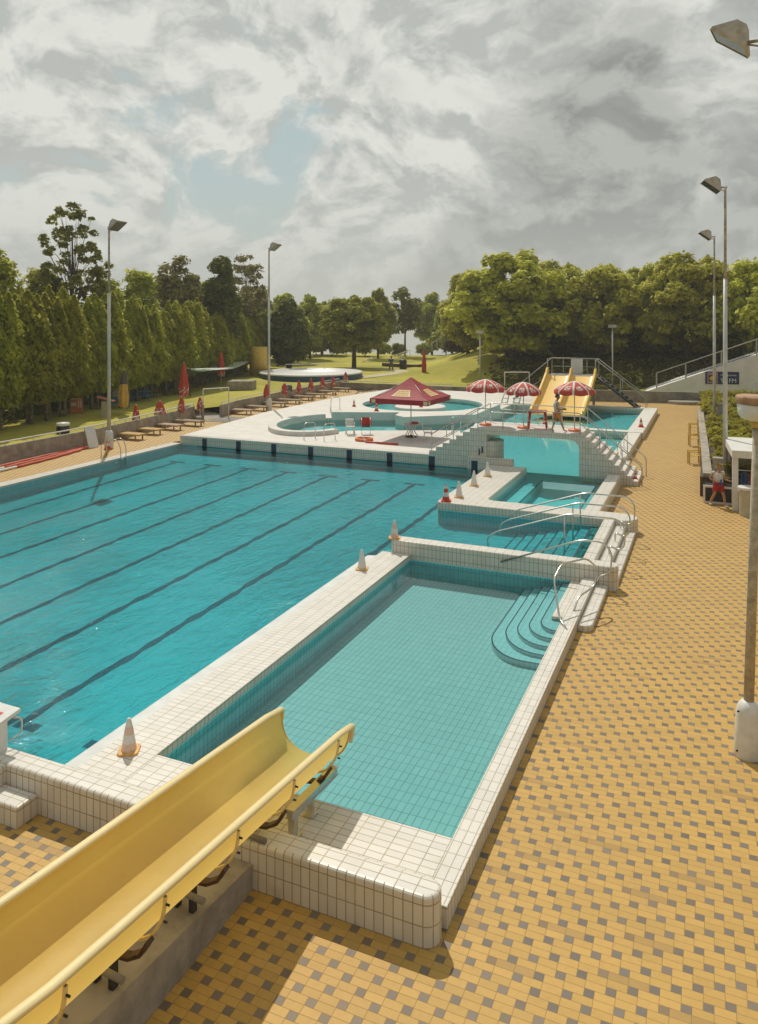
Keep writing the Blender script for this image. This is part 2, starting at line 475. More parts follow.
def lawnmat():
    m, t, b = newmat('lawn_grass')
    co = t.n('ShaderNodeTexCoord').outputs['Object']
    a = t.noise(co, .12, 5, .6); f = t.noise(co, 2.2, 6, .75); g = t.noise(co, 18, 3, .7)
    c = t.mix(t.ramp(a, .35, .65), (.34, .32, .036), (.52, .455, .058))
    c = t.mix(t.ramp(f, .4, .7, 0.0, .55), c, (.26, .255, .032))
    c = t.mix(t.ramp(g, .5, .75, 0.0, .4), c, (.40, .32, .06))
    t.link(c, b.inputs['Base Color']); b.inputs['Roughness'].default_value = .95
    t.link(t.bump(t.m('ADD', f, g), .8, .06), b.inputs['Normal'])
    return m
M_lawn = lawnmat()
W_main = water('main_pool_water', (.185, .755, .815), 1.6, 3.0, 14.0, .06)
W_sh = water('shallow_pool_water', (.52, .82, .84), .2, 1.6, 7.0)
W_lag = water('lagoon_water', (.46, .90, .93), .18, 1.6, 7.0)
W_lake = plain('lake_water', (.34, .36, .33), .35, var=.06, scale=.05)
# ------------------------------------------------------------------ camera, light, sky
cam = bpy.data.cameras.new('camera'); co_ = bpy.data.objects.new('camera', cam); COL.objects.link(co_)
cam.sensor_fit = 'AUTO'; cam.sensor_width = 36.0; cam.lens = F / 1024 * 36.0
cam.shift_y = (HY - 512.0) / 1024.0
cam.clip_start = .1; cam.clip_end = 5000
co_.location = (0, 0, H); co_.rotation_euler = (PI / 2, 0, YAW)
sc.camera = co_

EL = R(53); SAZ = math.atan2(-.62, .78)          # the sun stands ahead and to the left
sun_dir = Vector((math.cos(EL) * math.sin(SAZ), math.cos(EL) * math.cos(SAZ), math.sin(EL)))
sl = bpy.data.lights.new('sun', 'SUN'); sl.energy = 2.65; sl.angle = R(.5); sl.color = (1.0, .93, .81)
so = bpy.data.objects.new('sun', sl); COL.objects.link(so)
so.rotation_euler = sun_dir.to_track_quat('Z', 'Y').to_euler()

w = bpy.data.worlds.new('World'); sc.world = w; w.use_nodes = True
t = NT(w.node_tree); bg = w.node_tree.nodes['Background']
sky = t.n('ShaderNodeTexSky', sky_type='NISHITA'); sky.sun_disc = False
sky.sun_elevation = EL; sky.sun_rotation = SAZ; sky.dust_density = 2.0
gen = t.n('ShaderNodeTexCoord').outputs['Generated']
gx, gy, gz = t.sep(gen)
zz = t.m('ADD', t.m('MAXIMUM', gz, 0.0), .75)
pv = t.comb(t.m('DIVIDE', gx, zz), t.m('DIVIDE', gy, zz), t.m('MULTIPLY', gz, .7))
mp = t.n('ShaderNodeMapping'); t.link(pv, mp.inputs[0]); mp.inputs['Location'].default_value = (17.7, 3.3, 9.4)
pv = mp.outputs[0]
def cloud(p):
    warp = t.n('ShaderNodeTexNoise'); t.link(p, warp.inputs['Vector']); warp.inputs['Scale'].default_value = 4.2; warp.inputs['Detail'].default_value = 5
    wv = t.n('ShaderNodeVectorMath', operation='MULTIPLY_ADD'); t.link(warp.outputs['Color'], wv.inputs[0]); wv.inputs[1].default_value = (.26, .26, .2); t.link(p, wv.inputs[2])
    return wv.outputs[0], t.m('ADD', t.m('MULTIPLY', t.noise(wv.outputs[0], 6.2, 10, .58), .72), t.m('MULTIPLY', t.noise(wv.outputs[0], 17.0, 8, .6), .28))
cv, d1 = cloud(pv)
off = t.n('ShaderNodeVectorMath', operation='ADD'); t.link(pv, off.inputs[0]); off.inputs[1].default_value = (.016, -.034, .02)   # a step toward the sun
_, d2 = cloud(off.outputs[0])
big = t.noise(cv, 2.0, 5, .5)
dens = t.m('ADD', t.m('MULTIPLY', big, .6), t.m('MULTIPLY', d1, .4))
cover = t.ramp(dens, .355, .412)
lit = t.m('ADD', .5, t.m('MULTIPLY', t.m('SUBTRACT', d1, d2), 9.0), clamp=True)   # sunlit sides of the billows
thick = t.ramp(dens, .45, .56)
SB = .1
g1 = t.mix(thick, (4.15, 4.35, 4.1, 1), (2.35, 2.44, 2.32, 1))
b1 = t.mix(thick, (6.5, 6.55, 6.1, 1), (4.0, 4.12, 3.85, 1))
cl = t.mix(lit, g1, b1)
blue = t.mix(.75, sky.outputs[0], (3.1, 3.95, 3.65, 1))
hz = t.ramp(gz, 0.0, .22, .8, 0.0)
skyc = t.mix(cover, blue, cl)
skyc = t.mix(t.m('MULTIPLY', hz, .7), skyc, (4.5, 4.75, 4.5, 1))
sd = t.n('ShaderNodeVectorMath', operation='DOT_PRODUCT'); t.link(gen, sd.inputs[0]); sd.inputs[1].default_value = tuple(sun_dir)
away = t.ramp(sd.outputs['Value'], -.45, .45, .48, 1.0)      # clouds are brighter on the sun's side of the sky
skyc = t.mix(1.0, skyc, t.comb(away, away, away), 'MULTIPLY')
t.link(skyc, bg.inputs['Color']); bg.inputs['Strength'].default_value = SB

sc.view_settings.view_transform = 'Standard'; sc.view_settings.look = 'None'
sc.view_settings.exposure = 0.21; sc.view_settings.gamma = 1.0
sc.cycles.max_bounces = 8; sc.cycles.diffuse_bounces = 5; sc.cycles.glossy_bounces = 3
sc.cycles.transparent_max_bounces = 10; sc.cycles.transmission_bounces = 3
sc.cycles.caustics_reflective = False; sc.cycles.caustics_refractive = False
sc.cycles.sample_clamp_indirect = 6.0
sc.cycles.use_denoising = True

# ------------------------------------------------------------------ levels
LOW = .28       # copings and the deck left of the main pool
WM = .20        # water of the main pool, the stepped bay and the lagoon
WS = .10        # water of the shallow pool
PL = .70        # white sun plaza behind the starting wall
BR = 2.10       # bridge deck

def fill(name, loops, z, m):
    """flat sheet with holes"""
    bm = bmesh.new()
    for lp in loops:
        vs = [bm.verts.new((x, y, z)) for x, y in lp]
        for i in range(len(vs)): bm.edges.new((vs[i], vs[(i + 1) % len(vs)]))
    bmesh.ops.triangle_fill(bm, use_beauty=True, use_dissolve=False, edges=bm.edges[:])
    for f in bm.faces:
        if f.normal.z < 0: f.normal_flip()
    uv = bm.loops.layers.uv.new('UVMap')
    for f in bm.faces:
        for l in f.loops: l[uv].uv = (l.vert.co.x, l.vert.co.y)
    me = bpy.data.meshes.new(name); bm.to_mesh(me); bm.free(); me.materials.append(m)
    o = bpy.data.objects.new(name, me); COL.objects.link(o); return o

# paving: one sheet, left open where the pools are sunk
pool_hole = [(-36, 8.62), (-3.1, 8.62), (-3.1, 27.9), (-3.9, 27.9), (-3.9, 34.9), (-5.4, 34.9), (-5.4, 37.5), (-4.3, 37.5), (-4.3, 61.2), (-30, 61.2), (-36, 61.2)]
structure(fill('paving', [rect(-60, 60, -60, 74), pool_hole], 0.0, M_pav))
deck = MB(); deck.prism([(-36, 8.84), (-27.85, 8.84), (-27.85, 35.4), (-26, 36.5), (-26, 62), (-12, 62), (-12, 68.5), (-36, 68.5)], -.3, LOW - .005, 0, 0, 0)
structure(deck.build('deck', M_pav))

# ------------------------------------------------------------------ pool floors and water
def sheet(name, polys, m):
    b = MB()
    for pts in polys: b.poly(pts, [(p[0], p[1]) for p in pts])
    return structure(b.build(name, m))
zf = lambda y: -.62 + (y - 8.8) * (.40 / 26.2)
fl = sheet('pool_floor', [[(-27.2, 8.8, zf(8.8)), (-9.2, 8.8, zf(8.8)), (-9.2, 35, zf(35)), (-27.2, 35, zf(35))],
                          [(-9.2, 21.9, zf(22)), (-2.9, 21.9, zf(22)), (-2.9, 27.05, zf(27)), (-9.2, 27.05, zf(27))]], M_flm)
for k in range(8):
    x = -10.25 - 2.2 * k
    b = MB(); y0, y1 = 10.9, 32.8
    def lp(x0, x1, ya, yb):
        pts = [(x0, ya, zf(ya) + .004), (x1, ya, zf(ya) + .004), (x1, yb, zf(yb) + .004), (x0, yb, zf(yb) + .004)]
        b.poly(pts, [(p[0], p[1]) for p in pts])
    wob = lambda q: .030 * math.sin(q * 3.1 + k) * math.sin(q * 1.3 + 2 * k) + .022 * math.sin(q * 7.3 + k * 3)
    for i in range(110):
        ya, yb = y0 + (y1 - y0) * i / 110, y0 + (y1 - y0) * (i + 1) / 110
        pts = [(x - .10 + wob(ya), ya, zf(ya) + .004), (x + .10 + wob(ya + .4), ya, zf(ya) + .004), (x + .10 + wob(yb + .4), yb, zf(yb) + .004), (x - .10 + wob(yb), yb, zf(yb) + .004)]
        b.poly(pts, [(p[0], p[1]) for p in pts])
    lp(x - .48, x - .14, y0, y0 + .26); lp(x + .14, x + .48, y0, y0 + .26)
    lp(x - .48, x - .14, y1 - .26, y1); lp(x + .14, x + .48, y1 - .26, y1)
    b.build('lane_line', M_lanetile, fl)
sheet('shallow_pool_floor', [[(-8.3, 10, -.40), (-3.25, 10, -.40), (-3.25, 21.45, -.40), (-8.3, 21.45, -.40)]], M_fl)
sheet('lagoon_floor', [[(-7.85, 28, -.36), (-4.2, 28, -.36), (-4.2, 34.62, -.36), (-7.85, 34.62, -.36)],
                       [(-26, 34.62, -.06), (-4.2, 34.62, -.06), (-4.2, 61.2, -.06), (-26, 61.2, -.06)]], M_flag)
sheet('main_pool_water', [[(-27.2, 8.8, WM), (-9.2, 8.8, WM), (-9.2, 35.0, WM), (-27.2, 35.0, WM)],
                          [(-9.2, 21.88, WM), (-2.98, 21.88, WM), (-2.98, 27.02, WM), (-9.2, 27.02, WM)]], W_main)
sheet('shallow_pool_water', [[(-8.3, 10.0, WS), (-3.26, 10.0, WS), (-3.26, 21.45, WS), (-8.3, 21.45, WS)]], W_sh)
sheet('lagoon_water', [[(-7.85, 28.0, WM), (-4.2, 28.0, WM), (-4.2, 34.62, WM), (-7.85, 34.62, WM)],
                       [(-26, 34.62, WM), (-4.2, 34.62, WM), (-4.2, 61.0, WM), (-26, 61.0, WM)]], W_lag)

# ------------------------------------------------------------------ pool walls, copings, steps
def wall(name, out, z0, z1, label, r=.03, mt=None, cat='pool wall'):
    b = MB(); b.prism(out, z0, z1, r, 0, 1)
    return tag(b.build(name, [M_ws, mt or M_wt]), label, cat)
wall('pool_wall', round_end(-36, -2.97, 8.47, 8.84, 0, .18), -1.0, .60, 'long low white tiled wall along the near end of both pools, rounded at its right end', .045)
wall('pool_coping', rect(-27.85, -27.2, 8.85, 35.0), -1.0, LOW, 'flat white coping along the far left side of the lane pool', .02)
wall('pool_divider', rect(-9.2, -8.29, 8.845, 21.41), -1.0, LOW, 'white tiled walkway dividing the lane pool from the shallow pool', .010)
b = MB(); pr = [(-9.205, LOW - .02), (-9.5, WM + .03), (-9.53, WM + .01), (-9.53, -.9), (-9.205, -.9)]
b.profile_y(pr, 8.85, 21.0, 0, 0); tag(b.build('overflow_gutter', M_gutter), 'smooth sloping white gutter beside the tiled dividing walkway', 'gutter')
wall('pool_deck', rect(-8.288, -3.281, 8.842, 10.04), -1.0, LOW - .003, 'white tiled deck at the near end of the shallow pool, below the slide', .004)
wall('pool_coping', rect(-3.28, -2.95, 8.845, 21.41), -1.0, LOW, 'white tiled coping on the right side of the shallow pool', .012, M_wty)
wall('pool_bulkhead', round_end(-8.98, -2.38, 21.42, 21.92, .24, .24), -1.0, .65, 'white tiled bulkhead across the pool between shallow pool and stepped bay, rounded ends', .04)
blk = [(-9.45, 27.22), (-9.38, 27.06), (-9.22, 27.0)] + [(-2.9 + .52 * math.cos(a), 27.52 + .52 * math.sin(a)) for a in [(-PI / 2 + PI * i / 14) for i in range(15)]] + \
      [(-3.7, 28.05), (-3.7, 34.6), (-4.25, 34.6), (-4.25, 28.05), (-7.5, 28.05), (-7.72, 28.12), (-7.8, 28.35), (-7.8, 34.7), (-9.45, 34.7)]
wall('pool_terrace', blk, -1.0, .50, 'white tiled U shaped terrace around the small plunge pool, cones standing on it', .035)
b = MB()    # ledges inside the plunge pool
b.prism(rect(-7.79, -7.05, 28.06, 34.6), -.9, .0, .02, 0, 1); b.prism(rect(-4.75, -4.26, 28.06, 34.6), -.9, -.05, .02, 0, 1)
st = b.build('pool_ledge', [M_flag, M_flag]); tag(st, 'pale underwater ledges along both sides of the small plunge pool', 'pool ledge')
b = MB(); b.box(-7.09, -7.04, 28.1, 34.6, .001, .006); b.box(-4.76, -4.71, 28.1, 34.6, -.049, -.044); b.build('edge_stripe', M_navy, st)

# curved steps at the right of the shallow pool
def curved(xl, yb):
    rx = min(1.0, (-3.29 - xl) * .75); ry = rx * 1.25
    pts = [(-3.285, 21.41), (xl, 21.41)]
    for i in range(13):
        a = PI + (PI / 2) * i / 12
        pts.append((xl + rx + rx * math.cos(a), yb + ry + ry * math.sin(a)))
    pts.append((-3.285, yb)); return pts
cs = thing('pool_steps', 'curved white underwater steps with dark nosings in the shallow pool corner', 'pool steps', (0, 0, 0))
for i in range(5):
    xl = -4.90 + .265 * i; yb = 16.95 + .29 * i; zt = -.27 + .08 * i
    b = MB(); b.prism(curved(xl, yb), -.42, zt, .015, 0, 1)
    s_ = b.build('step', [M_flag, M_flag], cs)
    path = [Vector((p[0], p[1], zt + .003)) for p in curved(xl, yb)[1:]]
    b = MB(); w_ = .028
    inner = curved(xl + w_, yb + w_)[1:]
    for k in range(len(path) - 1):
        b.poly([path[k], path[k + 1], (inner[k + 1][0], inner[k + 1][1], zt + .003), (inner[k][0], inner[k][1], zt + .003)])
    b.build('nosing', M_navy, s_)
b = MB(); b.prism(rect(-3.60, -3.285, 18.7, 21.41), -.42, .16, .03, 0, 1); b.build('landing_step', [M_ws, M_wty], cs)
b = MB(); b.prism([(-2.945, 18.45), (-2.62, 18.7)][:1] + [(-2.82 + .2 * math.cos(a), 18.62 + .2 * math.sin(a)) for a in [(-PI / 2 + PI / 2 * i / 6) for i in range(7)]] + [(-2.62, 21.41), (-2.945, 21.41)], -.02, .15, .03, 0, 1)
tag(b.build('entry_step', [M_ws, M_wty]), 'white tiled entry step on the paving below the right pool coping', 'step')
# straight steps of the bay between bulkhead and terrace
bs = thing('pool_steps', 'straight white steps rising out of the water in the bay, with a top block', 'pool steps', (0, 0, 0))
for i in range(9):
    x0 = -6.75 + .36 * i; zt = -.40 + .075 * i
    b = MB(); b.prism(rect(x0, x0 + .357 if i < 8 else -3.45, 21.93, 26.99), -.5, zt, .012, 0, 1)
    s_ = b.build('step', [M_ws, M_wty] if i > 7 else [M_flag, M_flag], bs)
    b = MB(); b.box(x0 + .002, x0 + .045, 22.0, 26.9, zt + .001, zt + .005); b.build('nosing', M_navy, s_)
b = MB(); b.prism(rect(-3.445, -3.08, 21.93, 26.99), -.5, .50, .035, 0, 1); b.build('top_block', [M_ws, M_wty], bs)
b = MB(); b.prism(rect(-3.075, -2.72, 21.93, 26.99), -.1, .33, .03, 0, 1); b.prism(rect(-2.715, -2.42, 21.93, 26.99), -.1, .16, .03, 0, 1)
b.build('outer_step', [M_ws, M_wty], bs)

# starting wall with its dark lane marks
sw = thing('starting_wall', 'long white tiled starting wall across the far end of the lane pool', 'pool wall', (0, 0, 0))
b = MB(); b.prism(rect(-27.3, -12.62, 35.0, 35.4), -1.0, PL + .002, .03, 0, 1); b.build('wall', [M_ws, M_wt], sw)
b = MB(); b.prism(rect(-10.6, -8.45, 34.705, 34.99), -1.0, .78, .02, 0, 1); b.build('ledge', [M_ws, M_wt], sw)
for k in range(8):
    x = -10.25 - 2.2 * k
    yy = 35.0 if x < -10.6 else 34.705
    b = MB(); b.box(x - .15, x + .15, yy - .006, yy + .01, -.12, .62); b.box(x - .32, x + .32, yy - .005, yy + .009, .02, .09)
    b.build('lane_mark', M_navy, sw)

# bridge with its two flights of steps
prof = [(-12.6, -.9), (-12.6, PL + .002)]
n = 7; ex = -12.6; rise = (BR - PL) / n; run = (12.6 - 10.25) / n
for i in range(n): prof += [(ex + run * i + .02, PL + rise * (i + 1)), (ex + run * (i + 1) + .02, PL + rise * (i + 1))]
prof += [(-5.45, BR)]
n = 10; rise2 = BR / n; run2 = (5.45 - 2.78) / n
for i in range(n - 1): prof += [(-5.45 + run2 * i, BR - rise2 * (i + 1)), (-5.45 + run2 * (i + 1), BR - rise2 * (i + 1))]
prof += [(-2.78 - run2, -.05), (-5.52, -.05), (-5.52, 1.42)] + [(-5.52 - .4 * (1 - math.cos(a)), 1.42 + .4 * math.sin(a)) for a in (R(25), R(50), R(70))] + [(-5.92, 1.83), (-9.75, 1.83), (-9.75, -.9)]
pp = []
for p in prof:
    if not pp or (Vector(p) - Vector(pp[-1])).length > 1e-4: pp.append(p)
bt = thing('footbridge', 'white tiled footbridge with stepped ends over the water, railings on both sides', 'bridge', (0, 0, 0))
b = MB(); b.profile_y(pp, 35.0, 37.5, 0, 1); b.build('span', [M_ws, M_plaza], bt)
b = MB(); b.prism([(-9.75 + .62 * math.cos(2 * PI * i / 20), 35.75 + .62 * math.sin(2 * PI * i / 20)) for i in range(20)], -.9, 1.5, .03, 0, 1); b.build('pier', [M_ws, M_plaza], bt)
b = MB(); b.box(-10.13, -10.07, 34.97, 35.02, .85, 1.15); b.box(-9.98, -9.92, 34.97, 35.02, .95, 1.25); b.build_each('hatch_bolt', M_navy, bt)
def rail_side(y, name='railing'):
    b = MB()
    top = [(-12.55, y, PL + .95), (-10.2, y, BR + .92), (-5.5, y, BR + .92), (-3.0, y, .95), (-2.88, y, .80), (-2.88, y, 0.0)]
    b.tube(bend_path(top, .12), .024, 8)
    mid = [(-12.5, y, PL + .5), (-10.2, y, BR + .48), (-5.5, y, BR + .48), (-3.05, y, .5)]
    b.tube(bend_path(mid, .1), .018, 8)
    for x, z in ((-12.5, PL), (-11.4, PL + .7), (-10.2, BR), (-9.0, BR), (-7.85, BR), (-6.7, BR), (-5.5, BR)):
        zt = BR + .92 if x > -10.3 else PL + .95 + (x + 12.55) / 2.35 * (BR - PL - .03)
        b.tube([(x, y, z - .02), (x, y, zt)], .022, 8)
    for x in (-4.65, -3.7):
        i = int((x + 5.45) / run2); z = BR - rise2 * (i + 1)
        b.tube([(x, y, z - .02), (x, y, BR + .92 - (x + 5.5) / 2.5 * (BR - .03))], .022, 8)
    return b.build(name, M_steel, bt)
rail_side(35.1); rail_side(37.36)

# plaza, raised lip of the lagoon, round pool terrace
shore = [(-12.5, 40.8), (-13.6, 43.0), (-15.5, 42.2), (-17.5, 41.3), (-19.4, 40.4), (-20.0, 39.3), (-20.4, 38.4), (-21.2, 37.85), (-22.2, 37.9), (-23.2, 38.7), (-24.0, 40.2), (-24.2, 42.0), (-23.9, 43.6), (-23.2, 44.7)]
plz = [(-27.3, 35.405), (-12.65, 35.405), (-12.65, 37.5), (-12.5, 37.55)] + shore + [(-18.7, 46.6), (-13.95, 47.4), (-13.95, 58), (-11.0, 58), (-11.0, 62), (-10.5, 65.2), (-26.9, 65.2), (-28.3, 55.5), (-28.5, 46)]
b = MB(); b.prism(plz, -.9, PL, .03, 0, 1)
structure(b.build('sun_plaza', [M_ws, M_plaza]))
upper = (shore + [(-18.7, 46.6), (-13.95, 47.4)])[::-1]        # the left lagoon stands higher and spills over a weir
sheet('lagoon_floor', [[(x, y, .24) for x, y in upper]], M_flag); sheet('lagoon_water', [[(x, y, .57) for x, y in upper]], W_lag)
def strip(path, w0, w1):
    """outline of a band beside a path"""
    L = []; Rr = []
    P = [Vector(p) for p in path]
    for i in range(len(P)):
        d = (P[min(i + 1, len(P) - 1)] - P[max(i - 1, 0)]).normalized(); nn = Vector((-d.y, d.x))
        L.append(tuple(P[i] + nn * w0)); Rr.append(tuple(P[i] + nn * w1))
    return L + Rr[::-1]
sm = [(p.x, p.y) for p in smooth_path([(x, y, 0) for x, y in shore[5:]], 4)]
b = MB(); b.prism(strip(sm, .04, .55)[::-1], PL - .1, PL + .26, .05, 0, 1)
tag(b.build('lagoon_curb', [M_plaza, M_plaza]), 'raised curved white rim around the left end of the lagoon', 'pool curb')
b = MB(); b.prism(strip([(-12.5, 40.75), (-13.95, 47.45)], -.18, 0.0), -.2, .575, .02, 0, 0); tag(b.build('lagoon_weir', [M_flag]), 'low tiled weir edge where the left lagoon spills to the bridge side', 'weir')
TC = (-19.0, 51.4)
terr = [(-24.6, 48.0), (-22.8, 44.75), (-18.7, 46.35), (-18.45, 45.0), (-17.6, 44.35), (-13.9, 47.35), (-13.9, 53.5), (-15.5, 57), (-18.5, 57.6), (-23.5, 57)]
circ = lambda r, n=40, c=TC: [(c[0] + r * math.cos(2 * PI * i / n), c[1] + r * math.sin(2 * PI * i / n)) for i in range(n)]
TZ = 1.10
rp = thing('round_pool', 'round raised pool on a white terrace with a white disc island', 'pool', (0, 0, 0))
b = MB()
for lp, flip in ((terr, False), (circ(4.25), True)):
    n = len(lp); b0 = len(b.v); b.v += [(x, y, -.2 if not flip else .6) for x, y in lp] + [(x, y, TZ) for x, y in lp]
    per = 0
    for i in range(n):
        j = (i + 1) % n; L = (Vector(lp[j]) - Vector(lp[i])).length
        q = (b0 + i, b0 + j, b0 + n + j, b0 + n + i); b.face(q if flip else q[::-1], [(per, 0), (per + L, 0), (per + L, TZ), (per, TZ)]); per += L
b.build('terrace_side', M_plaza, rp)
o = fill('terrace_top', [terr, circ(4.25)], TZ, M_plaza); o.parent = rp
b = MB(); b.poly([(x, y, .74) for x, y in circ(4.25)], [(x, y) for x, y in circ(4.25)]); b.build('basin_floor', M_flag, rp)
b = MB(); b.poly([(x, y, TZ - .14) for x, y in circ(4.25)]); b.build('pool_surface', W_lag, rp)
b = MB(); b.prism(circ(1.75, 32, (-18.4, 49.35)), .6, TZ + .12, .08, 0, 0); b.build('island', M_plaza, rp)

# basin of the two slides
for nm, out, z1, lab in (('basin_wall', [(-10.8, 48.25), (-3.9, 48.25), (-3.9, 61.4), (-10.9, 61.4), (-10.9, 60.8), (-4.85, 60.8), (-4.85, 48.95), (-10.8, 48.95)], .42, 'white rim around the basin at the foot of the twin yellow slides'),
                         ('basin_wall', [(-4.75, 37.55), (-4.0, 37.55), (-4.0, 48.2), (-4.75, 48.2)], .40, 'straight white rim between the stepped bridge end and the slide basin')):
    b = MB(); b.prism(out, -.9, z1, .03, 0, 1); tag(b.build(nm, [M_ws, M_plaza]), lab, 'pool wall')
b = MB(); b.prism([(-13.9, 57.9), (-10.95, 57.9), (-10.95, 60.8), (-13.9, 60.8)], -.5, .6, .03, 0, 0); tag(b.build('pool_block', [M_plaza]), 'low white block at the back of the lagoon beside the yellow slides', 'pool block')

# small white steps by the starting block at the left
b = MB(); b.prism(rect(-11.2, -9.2, 8.1, 8.465), -.02, .31, .03, 0, 1)
tag(b.build('step_block', [M_ws, M_wt]), 'low white tiled step against the near wall, lower left', 'step')
b = MB(); b.prism(rect(-11.8, -9.84, 8.25, 8.465), .315, .60, .03, 0, 1)
tag(b.build('step_block', [M_ws, M_wt]), 'upper white tiled step against the near wall, behind the lower one', 'step')

# turquoise tile lining below the water line
def lining(name, segs, z1, label):
    b = MB()
    for (x0, y0, x1, y1) in segs:      # thin sheet, 6 mm proud of the wall
        d = Vector((x1 - x0, y1 - y0)).normalized(); n = Vector((-d.y, d.x)) * .006; L = math.hypot(x1 - x0, y1 - y0)
        p = [(x0 + n.x, y0 + n.y), (x1 + n.x, y1 + n.y)]
        b.poly([(p[0][0], p[0][1], -.95), (p[1][0], p[1][1], -.95), (p[1][0], p[1][1], z1), (p[0][0], p[0][1], z1)], [(0, -.95), (L, -.95), (L, z1), (0, z1)])
        b.poly([(p[0][0], p[0][1], z1), (p[1][0], p[1][1], z1), (x1, y1, z1), (x0, y0, z1)], [(0, 0), (L, 0), (L, .006), (0, .006)])
    return tag(b.build(name, M_lin), label, 'pool lining')
lining('pool_lining', [(-8.29, 21.40, -8.29, 10.05), (-3.30, 21.42, -8.28, 21.42)], WS + .03, 'turquoise tile lining on the walls of the shallow pool')
lining('pool_lining', [(-12.63, 35.0, -27.19, 35.0), (-10.62, 35.0, -12.63, 35.0), (-8.46, 34.705, -10.59, 34.705), (-27.2, 34.99, -27.2, 8.86)], WM - .01, 'turquoise tile lining on the far and left walls of the lane pool')
lining('pool_lining', [(-2.9, 27.0, -9.2, 27.0)], WM + .02, 'turquoise tile lining on the terrace front in the stepped bay')
lining('pool_lining', [(-9.45, 34.69, -9.45, 27.25)], WM + .02, 'turquoise tile lining on the lane pool side of the cone terrace')
lining('pool_lining', [(-7.8, 34.5, -7.8, 28.4)], WM + .02, 'turquoise tile lining on the cone side of the small plunge pool')
# ------------------------------------------------------------------ big yellow slide in front
SX = -5.70
def zs(y):                                   # height of the rim along the run
    return 1.17 + (10.62 - y) * .105 + max(0, 5.2 - y) ** 2 * .055
half = .60
# section: offsets (x, z below rim)
inner = []
for k in range(19):
    a = PI * k / 18; c_, s_ = math.cos(a), math.sin(a)
    inner.append((-half * math.copysign(abs(c_) ** .80, c_), -.59 * abs(s_) ** .80))
ys = [10.62, 10.2, 9.4, 8.6, 7.6, 6.6, 5.6, 4.8, 4.0, 3.2, 2.4, 1.6, .8, 0, -.8, -1.6]
sld = thing('water_slide', 'large yellow fibreglass slide running down into the shallow pool in front', 'water slide', (0, 0, 0))
b = MB()
def skin(off, flip):
    ids = []
    for yi, y in enumerate(ys):
        base = len(b.v); ids.append(base)
        for (x, z) in inner:
            k = 1.0
            # outward offset for the underside
            ox = x + (off if x > half - .3 else -off if x < -half + .3 else 0) * (1 if abs(x) > half - .3 else 0)
            oz = z - (off if z < -.45 else off * .3 if z < -.2 else 0)
            yy = y
            if yi == 0: yy = y - .05 * max(0, -z - .1) / .5
            b.v.append((SX + ox, yy, zs(yy) + oz))
    for i in range(len(ys) - 1):
        for k in range(len(inner) - 1):
            q = (ids[i] + k, ids[i] + k + 1, ids[i + 1] + k + 1, ids[i + 1] + k)
            b.face(q[::-1] if flip else q, None, 0, True)
    return ids
A = skin(0, False)
chute = b.build('chute', M_slide, sld)
b = MB(); b.tube([(SX + x, 10.60 - .05 * max(0, -z - .1) / .5, zs(10.6) + z - .012) for x, z in inner], .018, 8); b.build('end_lip', M_slide, chute)
for s_ in (-1, 1):
    b = MB(); x = SX + s_ * (half + .02)
    pts = [(x, y, zs(y) + .0) for y in ys]
    pts = [(x, 10.60, zs(10.6) - .28), (x, 10.66, zs(10.6) - .16), (x, 10.64, zs(10.62) - .04)] + pts[1:]
    # rolled lip: flattened tube
    ids = []
    P = [Vector(p) for p in pts]
    for i, p in enumerate(P):
        tg = (P[min(i + 1, len(P) - 1)] - P[max(i - 1, 0)]).normalized(); up = tg.cross(Vector((1, 0, 0))); 
        if up.length < .1: up = Vector((0, 0, 1))
        up.normalize(); base = len(b.v); ids.append(base)
        th = .35 if i == 0 else .7 if i == 1 else 1
        for k in range(10):
            a = 2 * PI * k / 10
            b.v.append(tuple(p + Vector((1, 0, 0)) * .058 * math.cos(a) * th + up * .036 * math.sin(a)))
    for i in range(len(P) - 1):
        for k in range(10):
            l = (k + 1) % 10; b.face((ids[i] + k, ids[i + 1] + k, ids[i + 1] + l, ids[i] + l), None, 0, True)
    b.face([ids[0] + k for k in range(10)], None, 0)
    b.build('rim', M_rim, chute)
